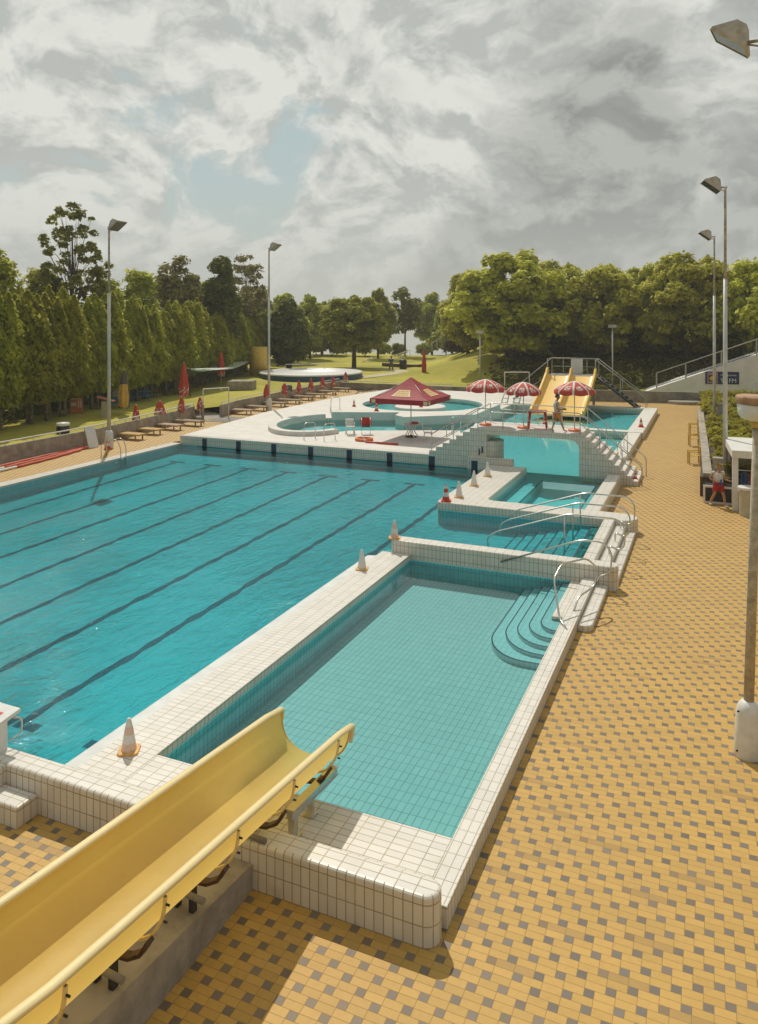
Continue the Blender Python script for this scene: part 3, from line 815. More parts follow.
for y in (10.15, 8.85, 7.55, 6.25, 4.95):
    for s_ in (1,):
        b = MB()
        for (x0, z0), (x1, z1) in zip(inner[11:-1], inner[12:]):
            for y_ in (y,):
                pa = Vector((SX + s_ * (x0 + .03), y_, zs(y_) + z0 - (.03 if z0 < -.45 else .01))); pb = Vector((SX + s_ * (x1 + .03), y_, zs(y_) + z1 - (.03 if z1 < -.45 else .01)))
                if z1 > -.02: pb.z -= .05
                d = (pb - pa).normalized(); nn = Vector((0, 1, 0)).cross(d).normalized() * (1 if s_ > 0 else -1)
                q = [pa + Vector((0, -.016, 0)), pa + Vector((0, .016, 0)), pb + Vector((0, .016, 0)), pb + Vector((0, -.016, 0))]
                o_ = [p + nn * .030 for p in q]
                b.poly(q); b.poly(o_[::-1]); b.poly([q[0], o_[0], o_[3], q[3]]); b.poly([q[1], q[2], o_[2], o_[1]])
        fl_ = b.build('flange', M_rim, chute)
        b = MB()
        for dz in (-.14, -.32):
            xx = SX + s_ * (half + .075 - (.03 if dz < -.3 else 0)); zz = zs(y) + dz
            b.tube([(xx - .02, y, zz), (xx + s_ * .02, y, zz)], .012, 6)
        b.build_each('bolt', M_dark, fl_)
    zb = zs(y) - .66
    if y > 9.5: zb_leg = LOW
    elif y > 8.4: zb_leg = .6
    else: zb_leg = .35 + (8.4 - y) * .12
    b = MB()
    cr = [(-.1, -.655), (.2, -.655), (.32, -.64), (.47, -.55), (.56, -.40)]
    ids = []
    for (x, z) in cr:
        base = len(b.v); ids.append(base); sc_ = 1.0
        for (dy, k) in ((-.05, 1.0), (.05, 1.0), (.05, 1.07), (-.05, 1.07)):
            b.v.append((SX + x * (1.07 if k > 1 else 1.02) , y - .16 + dy, zs(y - .16) + z - (.04 if k > 1 else .008)))
    for i in range(len(cr) - 1):
        for k in range(4):
            l = (k + 1) % 4; b.face((ids[i] + k, ids[i] + l, ids[i + 1] + l, ids[i + 1] + k))
    b.face(ids[0:1] and [ids[0] + k for k in range(4)]); b.face([ids[-1] + k for k in range(4)][::-1])
    b.build('bracket', M_brownst, sld)
    if y < 9:
        b = MB()
        for xx in (-.1, .12):
            b.box(SX + xx - .03, SX + xx + .03, y - .20, y - .12, zb_leg - .04, zb - .0)
        b.build_each('leg', M_dark, sld)
        b = MB(); b.tube([(SX - .1, y - .35, zb - .02), (SX + .42, y - .35, zb - .05)], .035, 8); b.build('cross_pipe', M_conc_d, sld)
# sloping steel rails that carry the end of the slide
for s_ in (1, -1):
    x = SX + s_ * .42; b = MB()
    Mx = Matrix.Translation((x, 9.85, .565)) @ Matrix.Rotation(R(-5.0), 4, 'X')
    b.box(-.045, .045, -.75, .62, -.05, .05, 0, Mx); b.box(-.065, .065, -.75, .62, .05, .062, 0, Mx); b.box(-.065, .065, -.75, .62, -.062, -.05, 0, Mx)
    b.build('carrier_rail', M_steel, sld)
    b = MB(); b.box(x - .05, x + .05, 9.15, 9.25, LOW, .56); b.box(x - .09, x + .09, 9.10, 9.30, LOW, LOW + .015); b.build('leg', M_steel, sld)
    b = MB(); b.box(x - .04, x + .04, 9.66, 9.74, LOW, .52); b.box(x - .08, x + .08, 9.62, 9.78, LOW, LOW + .015); b.build('leg', M_steel, sld)
b = MB()
prf = [(8.462, 0.0), (8.462, .34), (6.3, .58), (4.0, .85), (0, 1.3), (0, 0.0)]
pts = [(y, z) for y, z in prf]
v0 = len(b.v); b.v += [(-6.0, y, z - .01) for y, z in pts] + [(-5.46, y, z - .01) for y, z in pts]; n = len(pts)
b.face(range(v0, v0 + n)); b.face([v0 + n + i for i in reversed(range(n))])
for i in range(n): j = (i + 1) % n; b.face((v0 + i, v0 + n + i, v0 + n + j, v0 + j))
tag(b.build('concrete_plinth', M_conc), 'sloping concrete plinth on the paving under the big yellow slide', 'plinth')

# ------------------------------------------------------------------ handrails
def handrail(name, paths, label, r=.024):
    b = MB()
    for p in paths: b.tube(p, r, 10)
    return tag(b.build(name, M_steel), label, 'handrail', 'steel handrails at the pool steps')
def bayrail(y, label, wallend=False):
    zt = 1.42
    a = [(-6.55, y, .42), (-6.30, y, .62), (-4.0, y, zt), (-2.62, y, zt), (-2.40, y, zt - .25), (-2.42, y, .62), (-2.62, y, .50), (-2.85, y, .62), (-2.85, y, zt - .30), (-2.55, y, zt - .18)]
    if wallend: a = [(-5.9, y, .28)] + a[2:8] + [(-2.85, y, .36)]
    else: a = [(-6.5, y, .10)] + a[:8] + [(-2.85, y, .36)]
    P = [bend_path(a, .2)]
    P.append([(-4.15, y, .2), (-4.15, y, zt - .06)])
    handrail('handrail', P, label)
bayrail(26.55, 'bent steel handrail at the back of the bay steps, beside the plunge pool terrace')
bayrail(25.05, 'bent steel handrail in the middle of the bay steps, second from the back')
bayrail(23.55, 'bent steel handrail in the middle of the bay steps, nearer the bulkhead')
y = 21.37
handrail('handrail', [bend_path([(-5.55, 21.40, .42), (-3.3, y - .03, 1.32), (-2.72, y - .05, 1.32), (-2.50, y - .05, 1.05), (-2.55, y - .05, .52), (-2.85, y - .1, .40), (-2.9, y - .1, .22)], .2)],
         'bent steel handrail fixed to the face of the tiled bulkhead')
handrail('handrail', [bend_path([(-3.05, 17.7, LOW - .02), (-3.3, 18.1, .35), (-3.55, 18.7, 1.05), (-3.45, 19.2, 1.28), (-2.95, 19.9, 1.28), (-2.72, 20.1, 1.0), (-2.75, 19.9, .62), (-3.05, 19.2, .52), (-3.1, 18.9, .30), (-3.1, 18.9, LOW - .02)], .16)],
         'looped steel handrail at the curved steps of the shallow pool')
def loop_rail(x0, y0, label, dx=.55, h=.85, rot=0.0, group='small steel grab rails'):
    b = MB()
    a = [(0, 0, -.02), (0, 0, h), (dx, 0, h), (dx, 0, -.02)]
    b.tube(bend_path(a, .2), .022, 8)
    o = b.build('grab_rail', M_steel, None, (x0[0], x0[1], y0), rot); return tag(o, label, 'grab rail', group)

# ------------------------------------------------------------------ traffic cones
def make_cone(kind):
    pal = {'faded': [(M_conew, 0), (M_coneband, 1)], 'red': [(M_conered, 0), (M_conew, 1)], 'pale': [(M_conew, 0), (M_conew, 1)]}[kind]
    t_ = thing('traffic_cone', 'cone', 'traffic cone')
    b = MB(); b.prism([(.17, -.12), (.17, .12), (.12, .17), (-.12, .17), (-.17, .12), (-.17, -.12), (-.12, -.17), (.12, -.17)], 0, .035, .01); b.build('base', M_conered if kind == 'red' else M_peach, t_)
    b = MB(); prof = [(.125, .035), (.105, .16), (.082, .30), (.06, .42), (.035, .52), (.028, .545), (.0, .55)]
    b.lathe(prof[:2], 20, 1 if kind != 'red' else 0); b.lathe(prof[1:3], 20, 0 if kind != 'red' else 1); b.lathe(prof[2:4], 20, 1 if kind == 'faded' else 0); b.lathe(prof[3:5], 20, 0 if kind != 'red' else 1); b.lathe(prof[4:], 20, 0)
    b.build('body', [pal[0][0], pal[1][0]], t_); return t_
cones = {k: make_cone(k) for k in ('faded', 'red', 'pale')}; used = set()
def cone(kind, loc, label, s=1.0, rz=.3):
    if kind not in used: used.add(kind); o = cones[kind]; o.location = loc; o.rotation_euler = (0, 0, rz); o['label'] = label; o.scale = (s, s, s)
    else: o = dup(cones[kind], loc, rz, label, (s, s, s))
    o['group'] = 'traffic cones around the pools'; return o
def on(px, py, z): x, y = at(px, py, z); return (x, y, z)
cone('faded', on(129, 751, LOW), 'faded white and peach traffic cone on the near end of the tiled dividing walkway', .98, .5)
cone('pale', on(362, 569, LOW), 'pale traffic cone on the far end of the tiled dividing walkway', 1.0)
cone('faded', on(394.5, 538, .65), 'faded orange traffic cone on the rounded left end of the bulkhead', 1.0)
cone('red', on(446, 501, .5), 'red and white traffic cone at the corner of the plunge pool terrace', 1.12)
cone('pale', on(459, 497, .5), 'white traffic cone on the plunge pool terrace, next to the red one', 1.1)
cone('pale', on(474, 485.5, .5), 'white traffic cone in the middle of the plunge pool terrace', 1.1)
cone('pale', on(487.5, 476, .5), 'white traffic cone on the plunge pool terrace, nearest the bridge', 1.1)
cone('red', on(354, 406.5, TZ), 'small red cone on the left part of the round pool terrace', .85)
cone('red', on(376.5, 411, TZ), 'small red cone at the front edge of the round pool terrace', 1.0)
cone('red', on(421, 407, TZ + .12), 'small red cone on the white island of the round pool', .8)
cone('red', on(641, 427, .42), 'red cone on the right rim of the slide basin', 1.05)
cone('red', on(544.5, 425, .42), 'red cone on the front rim of the slide basin, behind the walking man', 1.0)
cone('red', (-3.2, 35.6, .21), 'small red cone on the lowest steps at the right end of the bridge', .62)
cone('red', on(108, 449, LOW), 'red and white cone at the white base of the lamp post by the lane pool', 1.05)

# ------------------------------------------------------------------ starting block at the left edge
sb = thing('starting_block', 'white starting block with a red mark and steel hoops, at the left edge', 'starting block', (-10.35, 8.66, .60))
b = MB(); Mx = Matrix.Translation((0, 0, .50)) @ Matrix.Rotation(R(8), 4, 'X'); b.box(-.26, .26, -.3, .3, -.03, .03, 0, Mx); b.build('platform', M_gutter, sb)
b = MB(); Mx = Matrix.Translation((0, 0, .50)) @ Matrix.Rotation(R(8), 4, 'X'); b.box(-.16, .10, -.10, .12, .031, .035, 0, Mx); b.build('red_panel', M_conered, sb)
b = MB(); b.box(-.2, .2, -.12, .1, 0, .47); b.build('pedestal', M_gutter, sb)
for s_ in (-1, 1):
    b = MB(); b.tube(bend_path([(s_ * .20, .22, .44), (s_ * .24, .34, .40), (s_ * .24, .34, .16), (s_ * .2, .12, .12)], .1), .014, 8); b.build('hoop', M_steel, sb)

# ------------------------------------------------------------------ lamp posts
def floodhead(parent, arm, s=1.0, body=M_lampfar, twist=0.0):
    """wedge shaped floodlight tilted to the pool; arm points along +x of the parent"""
    b = MB()
    u = Vector((.80, 0, .60)); n_ = Vector((.60, 0, -.80)); o0 = Vector((.34, 0, -.10)); vv = Vector((0, 1, 0))
    P = [o0 - n_ * .40 + u * a * .13 + vv * c * .24 for a, c in ((-1, -1), (-1, 1), (1, 1), (1, -1))] + [o0 + n_ * .04 + u * a * .46 + vv * c * .50 for a, c in ((-1, -1), (-1, 1), (1, 1), (1, -1))]
    Mx = Matrix.Translation((arm, 0, 0)) @ Matrix.Scale(s, 4)
    P = [tuple(Mx @ Vector(p)) for p in P]
    for q in ((0, 1, 2, 3), (0, 3, 7, 4), (1, 5, 6, 2), (3, 2, 6, 7), (0, 4, 5, 1)): b.poly([P[i] for i in q][::-1])
    rim = [Vector(p) + (Mx.to_3x3() @ n_) * .09 for p in P[4:]]
    for i in range(4): b.poly([P[4 + i], P[4 + (i + 1) % 4], rim[(i + 1) % 4], rim[i]])
    hd = b.build('lamp_head', body, parent)
    b = MB(); b.poly([tuple(Vector(P[i]) + (Mx.to_3x3() @ n_) * .07) for i in (4, 7, 6, 5)]); b.build('lamp_glass', M_glass, hd)
def lamp_post(loc, h, label, rotz, base=True, head=True, arm=.22, s=.82, body=M_lampfar, r0=.10, r1=.05, mid=M_galv, top=M_rust, lean=0.0):
    t_ = thing('lamp_post', label, 'lamp post', loc, rotz, 'floodlight posts around the pools')
    b = MB(); k = .70 * h
    b.tube([(0, 0, .9 if base else 0), (0, 0, k)], [r0, r0 * .78], 14); b.build('lower_pole', mid, t_)
    b = MB(); b.tube([(0, 0, k), (0, 0, h)], [r0 * .60, r1], 12); b.lathe([(r0 * .78, 0), (r0 * .8, .04), (r0 * .6, .06)], 12, 0, (0, 0, k - .03)); b.build('upper_pole', top, t_)
    if base:
        b = MB(); b.lathe([(.24, 0), (.245, .05), (.225, .5), (.215, .78), (.19, .88), (.13, .95), (r0, .97)], 24); b.build('base_cover', M_wpaint, t_)
    b = MB(); b.tube([(-.08, 0, h - .03), (arm, 0, h - .03)], .035, 8); b.tube([(0, .1, h - .25), (arm, .1, h - .1)], .02, 6); b.build('arm', top, t_)
    floodhead(t_, arm, s, body)
    for o in list(t_.children):
        if o.name.startswith('lamp_head'): o.location = (0, 0, h + .16)
    return t_
x, y = at(109, 448, LOW); lamp_post((x, y, LOW), 11.85, 'tall floodlight post by the lawn wall, left, with a red cone at its base', R(5))
x, y = at(269, 411, LOW); lamp_post((x, y, LOW), 12.1, 'tall floodlight post among the grey loungers, second along the lawn wall', R(5))
lamp_post((.40, 34.9, 0), 12.7, 'tall floodlight post beside the white kiosk', R(190), False, True, .22, .86, M_lampbody)
lamp_post((-.02, 52.3, .0), 12.3, 'tall floodlight post rising out of the juniper bed', R(190), False, True, .22, .86, M_lampbody)
lamp_post((1.06, 17.0, 0), 12.87, 'nearest floodlight with rusty housing, its post just outside the right edge', R(172), True, True, .46, .82, M_lampbody, .10, .05, M_galv, M_rust)
# post with a bowl at its top, right edge
pw = thing('bowl_post', 'weathered post with white base cover and a rusty rimmed white bowl on top', 'lamp post', (.50, 14.36, 0))
pw.rotation_euler = (0, R(1.6), 0)
b = MB(); b.tube([(0, 0, .9), (0, 0, 5.6)], [.082, .068], 16); b.build('pole', M_oldpole, pw)
b = MB(); b.lathe([(.205, 0), (.215, .04), (.20, .45), (.195, .72), (.175, .83), (.125, .91), (.08, .935)], 28); cv_ = b.build('base_cover', M_wpaint, pw)
b = MB()
for z in (.78, .12): b.tube([(-.15, -.14, z), (-.17, -.16, z)], .016, 8)
b.build_each('bolt', M_dark, cv_)
b = MB(); b.lathe([(.09, 5.52), (.11, 5.56), (.11, 5.62), (.0, 5.63)], 18); b.build('collar', M_yellow_p, pw)
b = MB(); b.lathe([(.10, 5.62), (.24, 5.66), (.30, 5.72), (.32, 5.90), (.30, 5.92), (.0, 5.92)], 28); b.build('bowl', M_gutter, pw)
b = MB(); b.lathe([(.32, 5.921), (.345, 5.93), (.35, 6.02), (.33, 6.05), (.0, 6.05)], 28)
b.build('rim', plain('rusty_rim', (.42, .26, .16), .75, var=.2, scale=9, stain=(.34, .13, .04), stain_amt=.8, stain_scale=5), pw)
# small park lamps behind the retaining wall
for (px, d, yt, lab) in ((480, 72, 332, 'small park lamp in front of the dark trees, left of the twin slides'), (612.5, 69.5, 326, 'small park lamp in front of the trees, right of the twin slides')):
    x, y = atd(px, d); h = H + (HY - yt) * d / F; t_ = thing('park_lamp', lab, 'lamp post', (x, y, .8), 0, 'small park lamps on the bank')
    b = MB(); b.tube([(0, 0, -.5), (0, 0, h - .9)], .06, 8); b.build('pole', M_galv, t_)
    b = MB(); b.box(-.35, .35, -.2, .2, h - .95, h - .70); b.build('lamp_head', M_lampfar, t_)

# ------------------------------------------------------------------ umbrellas
def canopy_mat(name, a, bcol, segs=8):
    """alternating printed panels by angle round the pole"""
    m, t, b = newmat(name)
    co = t.n('ShaderNodeTexCoord').outputs['Object']; x, y, z = t.sep(co)
    an = t.m('ARCTAN2', y, x); rad = t.m('SQRT', t.m('ADD', t.m('MULTIPLY', x, x), t.m('MULTIPLY', y, y)))
    q = t.m('FRACT', t.m('MULTIPLY', t.m('ADD', an, PI), segs / (2 * PI)))
    seam = t.m('LESS_THAN', t.m('MULTIPLY', t.m('MINIMUM', q, t.m('SUBTRACT', 1.0, q)), rad), .055)
    # white lettering band on the panels
    band = t.m('MULTIPLY', t.m('GREATER_THAN', rad, .55), t.m('LESS_THAN', rad, .78))
    mid = t.m('MULTIPLY', t.m('GREATER_THAN', q, .25), t.m('LESS_THAN', q, .75))
    let = t.m('GREATER_THAN', t.noise(co, 14.0, 2, .5), .50)
    let = t.m('MULTIPLY', t.m('MULTIPLY', band, mid), let)
    edge = t.m('GREATER_THAN', t.m('ADD', rad, t.m('MULTIPLY', t.noise(co, 6.0, 2, .5), .12)), 1.00)
    wm = t.m('MAXIMUM', t.m('MAXIMUM', seam, let), edge)
    t.link(t.mix(wm, a, bcol), b.inputs['Base Color']); b.inputs['Roughness'].default_value = .7
    return m
M_canopy = canopy_mat('red_white_canopy', (.50, .05, .03), (.72, .68, .64))
def open_umbrella(loc, h, r, label, rz=0.0, base=True):
    t_ = thing('beach_umbrella', label, 'umbrella', loc, rz, 'open red and white umbrellas on the bridge')
    b = MB(); b.tube([(0, 0, 0), (0, 0, h)], .022, 8); b.build('pole', M_wpaint, t_)
    b = MB(); N = 8; sub = 4
    rings = [(0.02, h + .06), (r * .35, h - .0), (r * .70, h - .15), (r, h - .36)]
    ids = []
    for (q, z) in rings:
        base_ = len(b.v); ids.append(base_)
        for k in range(N * sub):
            a = 2 * PI * k / (N * sub); sag = math.sin(PI * (k % sub) / sub) * .06
            b.v.append((q * math.cos(a) * (1 - sag), q * math.sin(a) * (1 - sag), z - 0.5 * sag * q))
    n = N * sub
    for i in range(3):
        for k in range(n): l = (k + 1) % n; b.face((ids[i] + k, ids[i + 1] + k, ids[i + 1] + l, ids[i] + l), None, 0, True)
    v0 = len(b.v)
    for k in range(n):
        a = 2 * PI * k / n; p = b.v[ids[3] + k]; b.v.append((p[0] * 1.005, p[1] * 1.005, p[2] - .13 - .03 * math.sin(PI * (k % sub) / sub)))
    for k in range(n): l = (k + 1) % n; b.face((ids[3] + k, v0 + k, v0 + l, ids[3] + l), None, 0, True)
    b.build('canopy', M_canopy, t_)
    b = MB()
    for k in range(N):
        a = 2 * PI * k / N; b.tube([(.03 * math.cos(a), .03 * math.sin(a), h - .02), (r * .99 * math.cos(a), r * .99 * math.sin(a), h - .38)], .008, 5)
    b.build('ribs', M_galv, t_)
    b = MB(); b.lathe([(0.0, 0.12), (.04, .12), (.06, .09), (.27, .08), (.30, .04), (.29, 0)], 20); b.build('base', M_orange, t_)
    return t_
open_umbrella(on(485.5, 425, BR), 2.15, .92, 'open red and white umbrella on the left end of the bridge', .2)
open_umbrella(on(523.5, 428, BR), 2.10, .84, 'open red and white umbrella behind the red table on the bridge', .5)
open_umbrella(on(574.5, 431, BR), 2.22, .93, 'open red and white umbrella on the right end of the bridge, by the walking man', .1)
M_closed = {}
def closed_mat(name, a, bcol):
    m, t, b = newmat(name)
    co = t.n('ShaderNodeTexCoord').outputs['Object']; x, y, z = t.sep(co)
    n = t.noise(co, 3.2, 3, .6); f = t.m('LESS_THAN', t.m('ADD', z, t.m('MULTIPLY', n, .8)), 1.72)
    s_ = t.m('GREATER_THAN', t.noise(co, 6.5, 2, .5), .56)
    t.link(t.mix(t.m('MULTIPLY', f, s_), a, bcol), b.inputs['Base Color']); b.inputs['Roughness'].default_value = .75
    return m
M_closed_r = closed_mat('folded_red_canopy', (.50, .05, .03), (.66, .58, .52))
def closed_umbrella(loc, h, lo, w, label, mats, group, name='folded_umbrella', rz=0.0):
    """h top of cloth, lo its lower hem"""
    t_ = thing(name, label, 'umbrella', loc, rz, group)
    b = MB(); b.tube([(0, 0, 0), (0, 0, h + .05)], .024, 8); b.build('pole', M_wpaint, t_)
    b = MB(); n = 24; prof = [(.02, h), (.09, h - .08 * (h - lo)), (.17, h - .38 * (h - lo)), (.23, lo + .30 * (h - lo)), (.205, lo)]
    ids = []
    for i, (q, z) in enumerate(prof):
        base = len(b.v); ids.append(base)
        for k in range(n):
            a = 2 * PI * k / n; f = 1 + .28 * math.cos(6 * a + i * .2) * (i / 4) ** .7
            b.v.append((q * w * f * math.cos(a), q * w * f * math.sin(a), z + (.08 * math.cos(6 * a) if i == 4 else 0)))
    for i in range(4):
        for k in range(n):
            l = (k + 1) % n; m_ = 0
            if len(mats) > 1 and (i < 2 or (k // 4) % 3 == 0): m_ = 1
            b.face((ids[i] + k, ids[i + 1] + k, ids[i + 1] + l, ids[i] + l), None, m_, True)
    b.build('canopy', mats, t_)
    return t_
g = 'folded red umbrellas beside the loungers'
for i, (px, py, yt, yl, lab) in enumerate((
    (136, 432, 405, 422.5, 'folded red umbrella at the yellow lounger'), (160, 427, 401, 417.5, 'spread folded red umbrella, second from the yellow lounger'),
    (181.5, 423, 397, 412, 'folded red umbrella, third from the yellow lounger'), (200, 419, 397, 411, 'folded red umbrella beside the white shower frame'),
    (266.6, 411, 384, 397, 'folded red umbrella against the second tall floodlight post'), (284.5, 405, 383, 394, 'folded red umbrella just behind the second tall floodlight post'),
    (299, 401.5, 381, 393, 'folded red umbrella, third from the far end of the grey loungers row'), (311, 398.5, 379, 390.5, 'folded red umbrella in the middle of the far loungers'),
    (322.6, 396, 376, 388, 'folded red umbrella before the last pair of far loungers'), (333, 393, 375.6, 386.6, 'folded red umbrella one short of the farthest'),
    (345.6, 388, 372, 382, 'farthest folded red umbrella, by the dark folding chairs'))):
    x, y = at(px, py, LOW); d = F * (H - LOW) / (py - HY)
    closed_umbrella((x, y, LOW), H - (yt - HY) * d / F - LOW, H - (yl - HY) * d / F - LOW, 1.35 if i == 1 else .92, lab, [M_closed_r], g, rz=i * .7)
for (px, py, yt, yl, w_, mats, lab) in ((124, 414, 370, 407, 1.45, [M_yellow_f, M_greyfab], 'tall folded yellow and charcoal umbrella on the lawn'),
                                        (184, 404, 363, 396, 1.35, [M_closed_r], 'tall folded red and white umbrella on the lawn, nearer one'),
                                        (221, 385, 352, 376, 1.35, [M_closed_r], 'tall folded red and white umbrella in front of the shade sail'),
                                        (424, 376, 349, 373, 1.0, [M_red], 'tall narrow red folded umbrella on the lawn behind the wine red canopy')):
    x, y = at(px, py, 1.0); d = F * (H - 1.0) / (py - HY)
    closed_umbrella((x, y, 1.0), H - (yt - HY) * d / F - 1.0, H - (yl - HY) * d / F - 1.0, w_, lab, mats, 'tall folded umbrellas on the lawn')

# wine red square canopy over the cafe table
PX, PY = on(411, 437, PL)[:2]
tp = thing('market_umbrella', 'wine red square canopy with cream prints over the white table', 'umbrella', (PX, PY, PL))
b = MB(); b.tube([(0, 0, 0), (0, 0, 3.3)], .03, 10); b.build('pole', M_wpaint, tp)
def camvec(l, d): return Vector((l * cY - d * sY, l * sY + d * cY, 0))
cs_ = [camvec(2.25, .77), camvec(-.77, 2.25), camvec(-2.25, -.77), camvec(.77, -2.25)]
top = Vector((0, 0, 3.30)); rimz = 2.22
cr = [c + Vector((0, 0, rimz)) for c in cs_]
b = MB()
def sag(p, q, u, v):       # point on the cloth between top and an edge p-q
    e = p.lerp(q, u); z = top.lerp(e, v); z.z -= .10 * math.sin(PI * u) * v * 0 + .12 * math.sin(PI * v); return z
for i in range(4):
    p, q = cr[i], cr[(i + 1) % 4]; N = 6
    for a in range(N):
        for c in range(N):
            b.poly([sag(p, q, a / N, c / N), sag(p, q, a / N, (c + 1) / N), sag(p, q, (a + 1) / N, (c + 1) / N), sag(p, q, (a + 1) / N, c / N)])
    o1 = Vector((0, 0, -.27)); b.poly([p, p + o1, q + o1, q])
can = b.build('canopy', M_wine, tp)
def panel(i, u0, u1, v0, v1, m, off, nm, parent, slant=0.0):
    p, q = cr[i], cr[(i + 1) % 4]; nn = (p - top).cross(q - top).normalized(); nn = nn if nn.z > 0 else -nn
    b = MB(); N = 4
    for a in range(N):
        for c in range(N):
            f = lambda s_, r_: sag(p, q, u0 + (u1 - u0) * s_, v0 + (v1 - v0) * r_) + nn * off
            b.poly([f(a / N, c / N), f(a / N, (c + 1) / N), f((a + 1) / N, (c + 1) / N), f((a + 1) / N, c / N)])
    return b.build(nm, m, parent)
for i in (2, 3, 0, 1):
    pn = panel(i, .30, .70, .50, .84, M_cream, .02, 'print_panel', can)
    for k in range(3): panel(i, .34, .66, .54 + .095 * k, .60 + .095 * k, M_ochre, .026, 'print_line', pn)
for i in range(4):
    for e in (.03, .93):
        p, q = cr[i], cr[(i + 1) % 4]; d = (q - p); nn = Vector((d.y, -d.x, 0)).normalized()
        if nn.dot(p + q) < 0: nn = -nn
        a = p + d * e + nn * .012; c = p + d * (e + .07) + nn * .012
        b = MB(); b.poly([a + Vector((0, 0, -.04)), a + Vector((0, 0, -.23)), c + Vector((0, 0, -.23)), c + Vector((0, 0, -.04))]); b.build('hem_print', M_cream, can)
b = MB()
for c in cs_: b.tube([(0, 0, 3.18), tuple(c * .98 + Vector((0, 0, rimz - .02)))], .015, 6)
b.build('ribs', M_galv, tp)
# ------------------------------------------------------------------ loungers along the lawn wall
def make_lounger(mat_):
    t_ = thing('sun_lounger', 'x', 'sun lounger', (0, 0, 0), 0, 'flat wooden sun loungers along the lawn wall')
    b = MB()
    for k in range(14): b.box(-.98 + .141 * k, -.98 + .141 * k + .125, -.32, .32, .33, .355)
    b.build('slat_bed', mat_, t_)
    b = MB()
    for s_ in (-1, 1): b.box(-1.0, 1.0, s_ * .335 - .02, s_ * .335 + .02, .27, .345)
    for s_ in (-1, 1): b.box(s_ * .98 - .02, s_ * .98 + .02, -.31, .31, .27, .325)
    b.build('frame', mat_, t_)
    for sx in (-.72, .72):
        for s_ in (-1, 1):
            b = MB(); b.box(sx - .035, sx + .035, s_ * .30 - .03, s_ * .30 + .03, 0, .27); b.build('leg', mat_, t_)
    return t_
protos = {'y': make_lounger(M_woody), 'p': make_lounger(M_woodp), 'g': make_lounger(M_wood)}; seen = set()
def lounger(k, px, py, label, rz=0.0):
    x, y = at(px, py, LOW)
    if k in seen: o = dup(protos[k], (x, y, LOW), rz, label)
    else: seen.add(k); o = protos[k]; o.location = (x, y, LOW); o.rotation_euler = (0, 0, rz); o['label'] = label
for i, (k, px, py, lab) in enumerate((
    ('y', 129, 439, 'yellow sun lounger next to the first floodlight post'), ('y', 147, 434, 'yellow brown sun lounger, second from the first floodlight post'),
    ('p', 168, 429.5, 'pinkish sun lounger, third from the first floodlight post'), ('g', 189, 425.5, 'grey sun lounger at the end of its group, before the shower frame'),
    ('p', 240, 414, 'pinkish brown sun lounger beyond the shower frame, at the wall end'), ('g', 258, 410.5, 'grey sun lounger just before the second floodlight post'),
    ('g', 275, 406.5, 'grey sun lounger just behind the second floodlight post'), ('g', 289.5, 403.5, 'grey sun lounger, second behind the second floodlight post'),
    ('g', 303, 400, 'grey sun lounger, third behind the second floodlight post'), ('g', 315, 397.5, 'grey sun lounger, fourth behind the second floodlight post'),
    ('g', 327, 394.5, 'grey sun lounger, last but one of the far row'), ('g', 340, 391.5, 'farthest grey sun lounger, near the dark folding chairs'))):
    lounger(k, px, py, lab, .05 * math.sin(i * 2.1))
# dark folding deck chairs
def deck_chair(px, py, m, label, rz):
    x, y = at(px, py, LOW); t_ = thing('deck_chair', label, 'deck chair', (x, y, LOW), rz, 'reclining deck chairs at the end of the deck')
    b = MB(); b.poly([(-.7, -.28, .62), (-.05, -.28, .30), (-.05, .28, .30), (-.7, .28, .62)]); b.poly([(-.7, -.28, .60), (-.7, .28, .60), (-.05, .28, .28), (-.05, -.28, .28)])
    b.box(-.05, .55, -.28, .28, .29, .32); b.build('sling', m, t_)
    b = MB()
    for s_ in (-.3, .3):
        b.tube([(-.85, s_, .72), (0, s_, .30), (.9, s_, .28)], .018, 6); b.tube([(-.35, s_, 0), (.1, s_, .32)], .018, 6); b.tube([(.5, s_, 0), (.1, s_, .5), (-.3, s_, .5)], .018, 6)
    b.build('frame', M_dark, t_)
deck_chair(359, 394.5, M_greyfab, 'black reclining deck chair by the back wall', .5); deck_chair(372, 394, plain('grey_sling', (.30, .29, .26), .7), 'grey reclining deck chair by the back wall', .5)

# ------------------------------------------------------------------ things on the plaza
def plastic_chair(loc, rz, label, m=M_white):
    t_ = thing('plastic_chair', label, 'chair', loc, rz, 'white plastic chairs on the plaza')
    b = MB(); b.prism(rect(-.23, .23, -.22, .22), .41, .44, .01); b.build('seat', m, t_)
    b = MB()
    Mx = Matrix.Translation((0, .21, .43)) @ Matrix.Rotation(R(-14), 4, 'X')
    for k in range(5): b.box(-.21 + .092 * k, -.21 + .092 * k + .055, -.012, .012, .02, .44, 0, Mx)
    b.box(-.24, .24, -.018, .018, .40, .48, 0, Mx); b.build('backrest', m, t_)
    for s_ in (-1, 1):
        b = MB(); b.tube(bend_path([(s_ * .25, -.22, 0), (s_ * .25, -.19, .64), (s_ * .24, .26, .66)], .06), .02, 6); b.build('armrest', m, t_)
        b = MB(); b.tube([(s_ * .23, .24, 0), (s_ * .2, .18, .42)], .022, 6); b.build('leg', m, t_)
        b = MB(); b.tube([(s_ * .22, -.22, 0), (s_ * .2, -.18, .42)], .022, 6); b.build('leg', m, t_)
    return t_
plastic_chair(on(350, 434, PL), R(200), 'white plastic armchair by the lagoon with nothing on it, left one')
plastic_chair(on(428, 440.5, PL), R(110), 'white plastic armchair beside the round white table')
t_ = thing('folding_chair', 'steel framed chair with a red towel over its back, by the lagoon', 'chair', on(366, 434.5, PL), R(25))
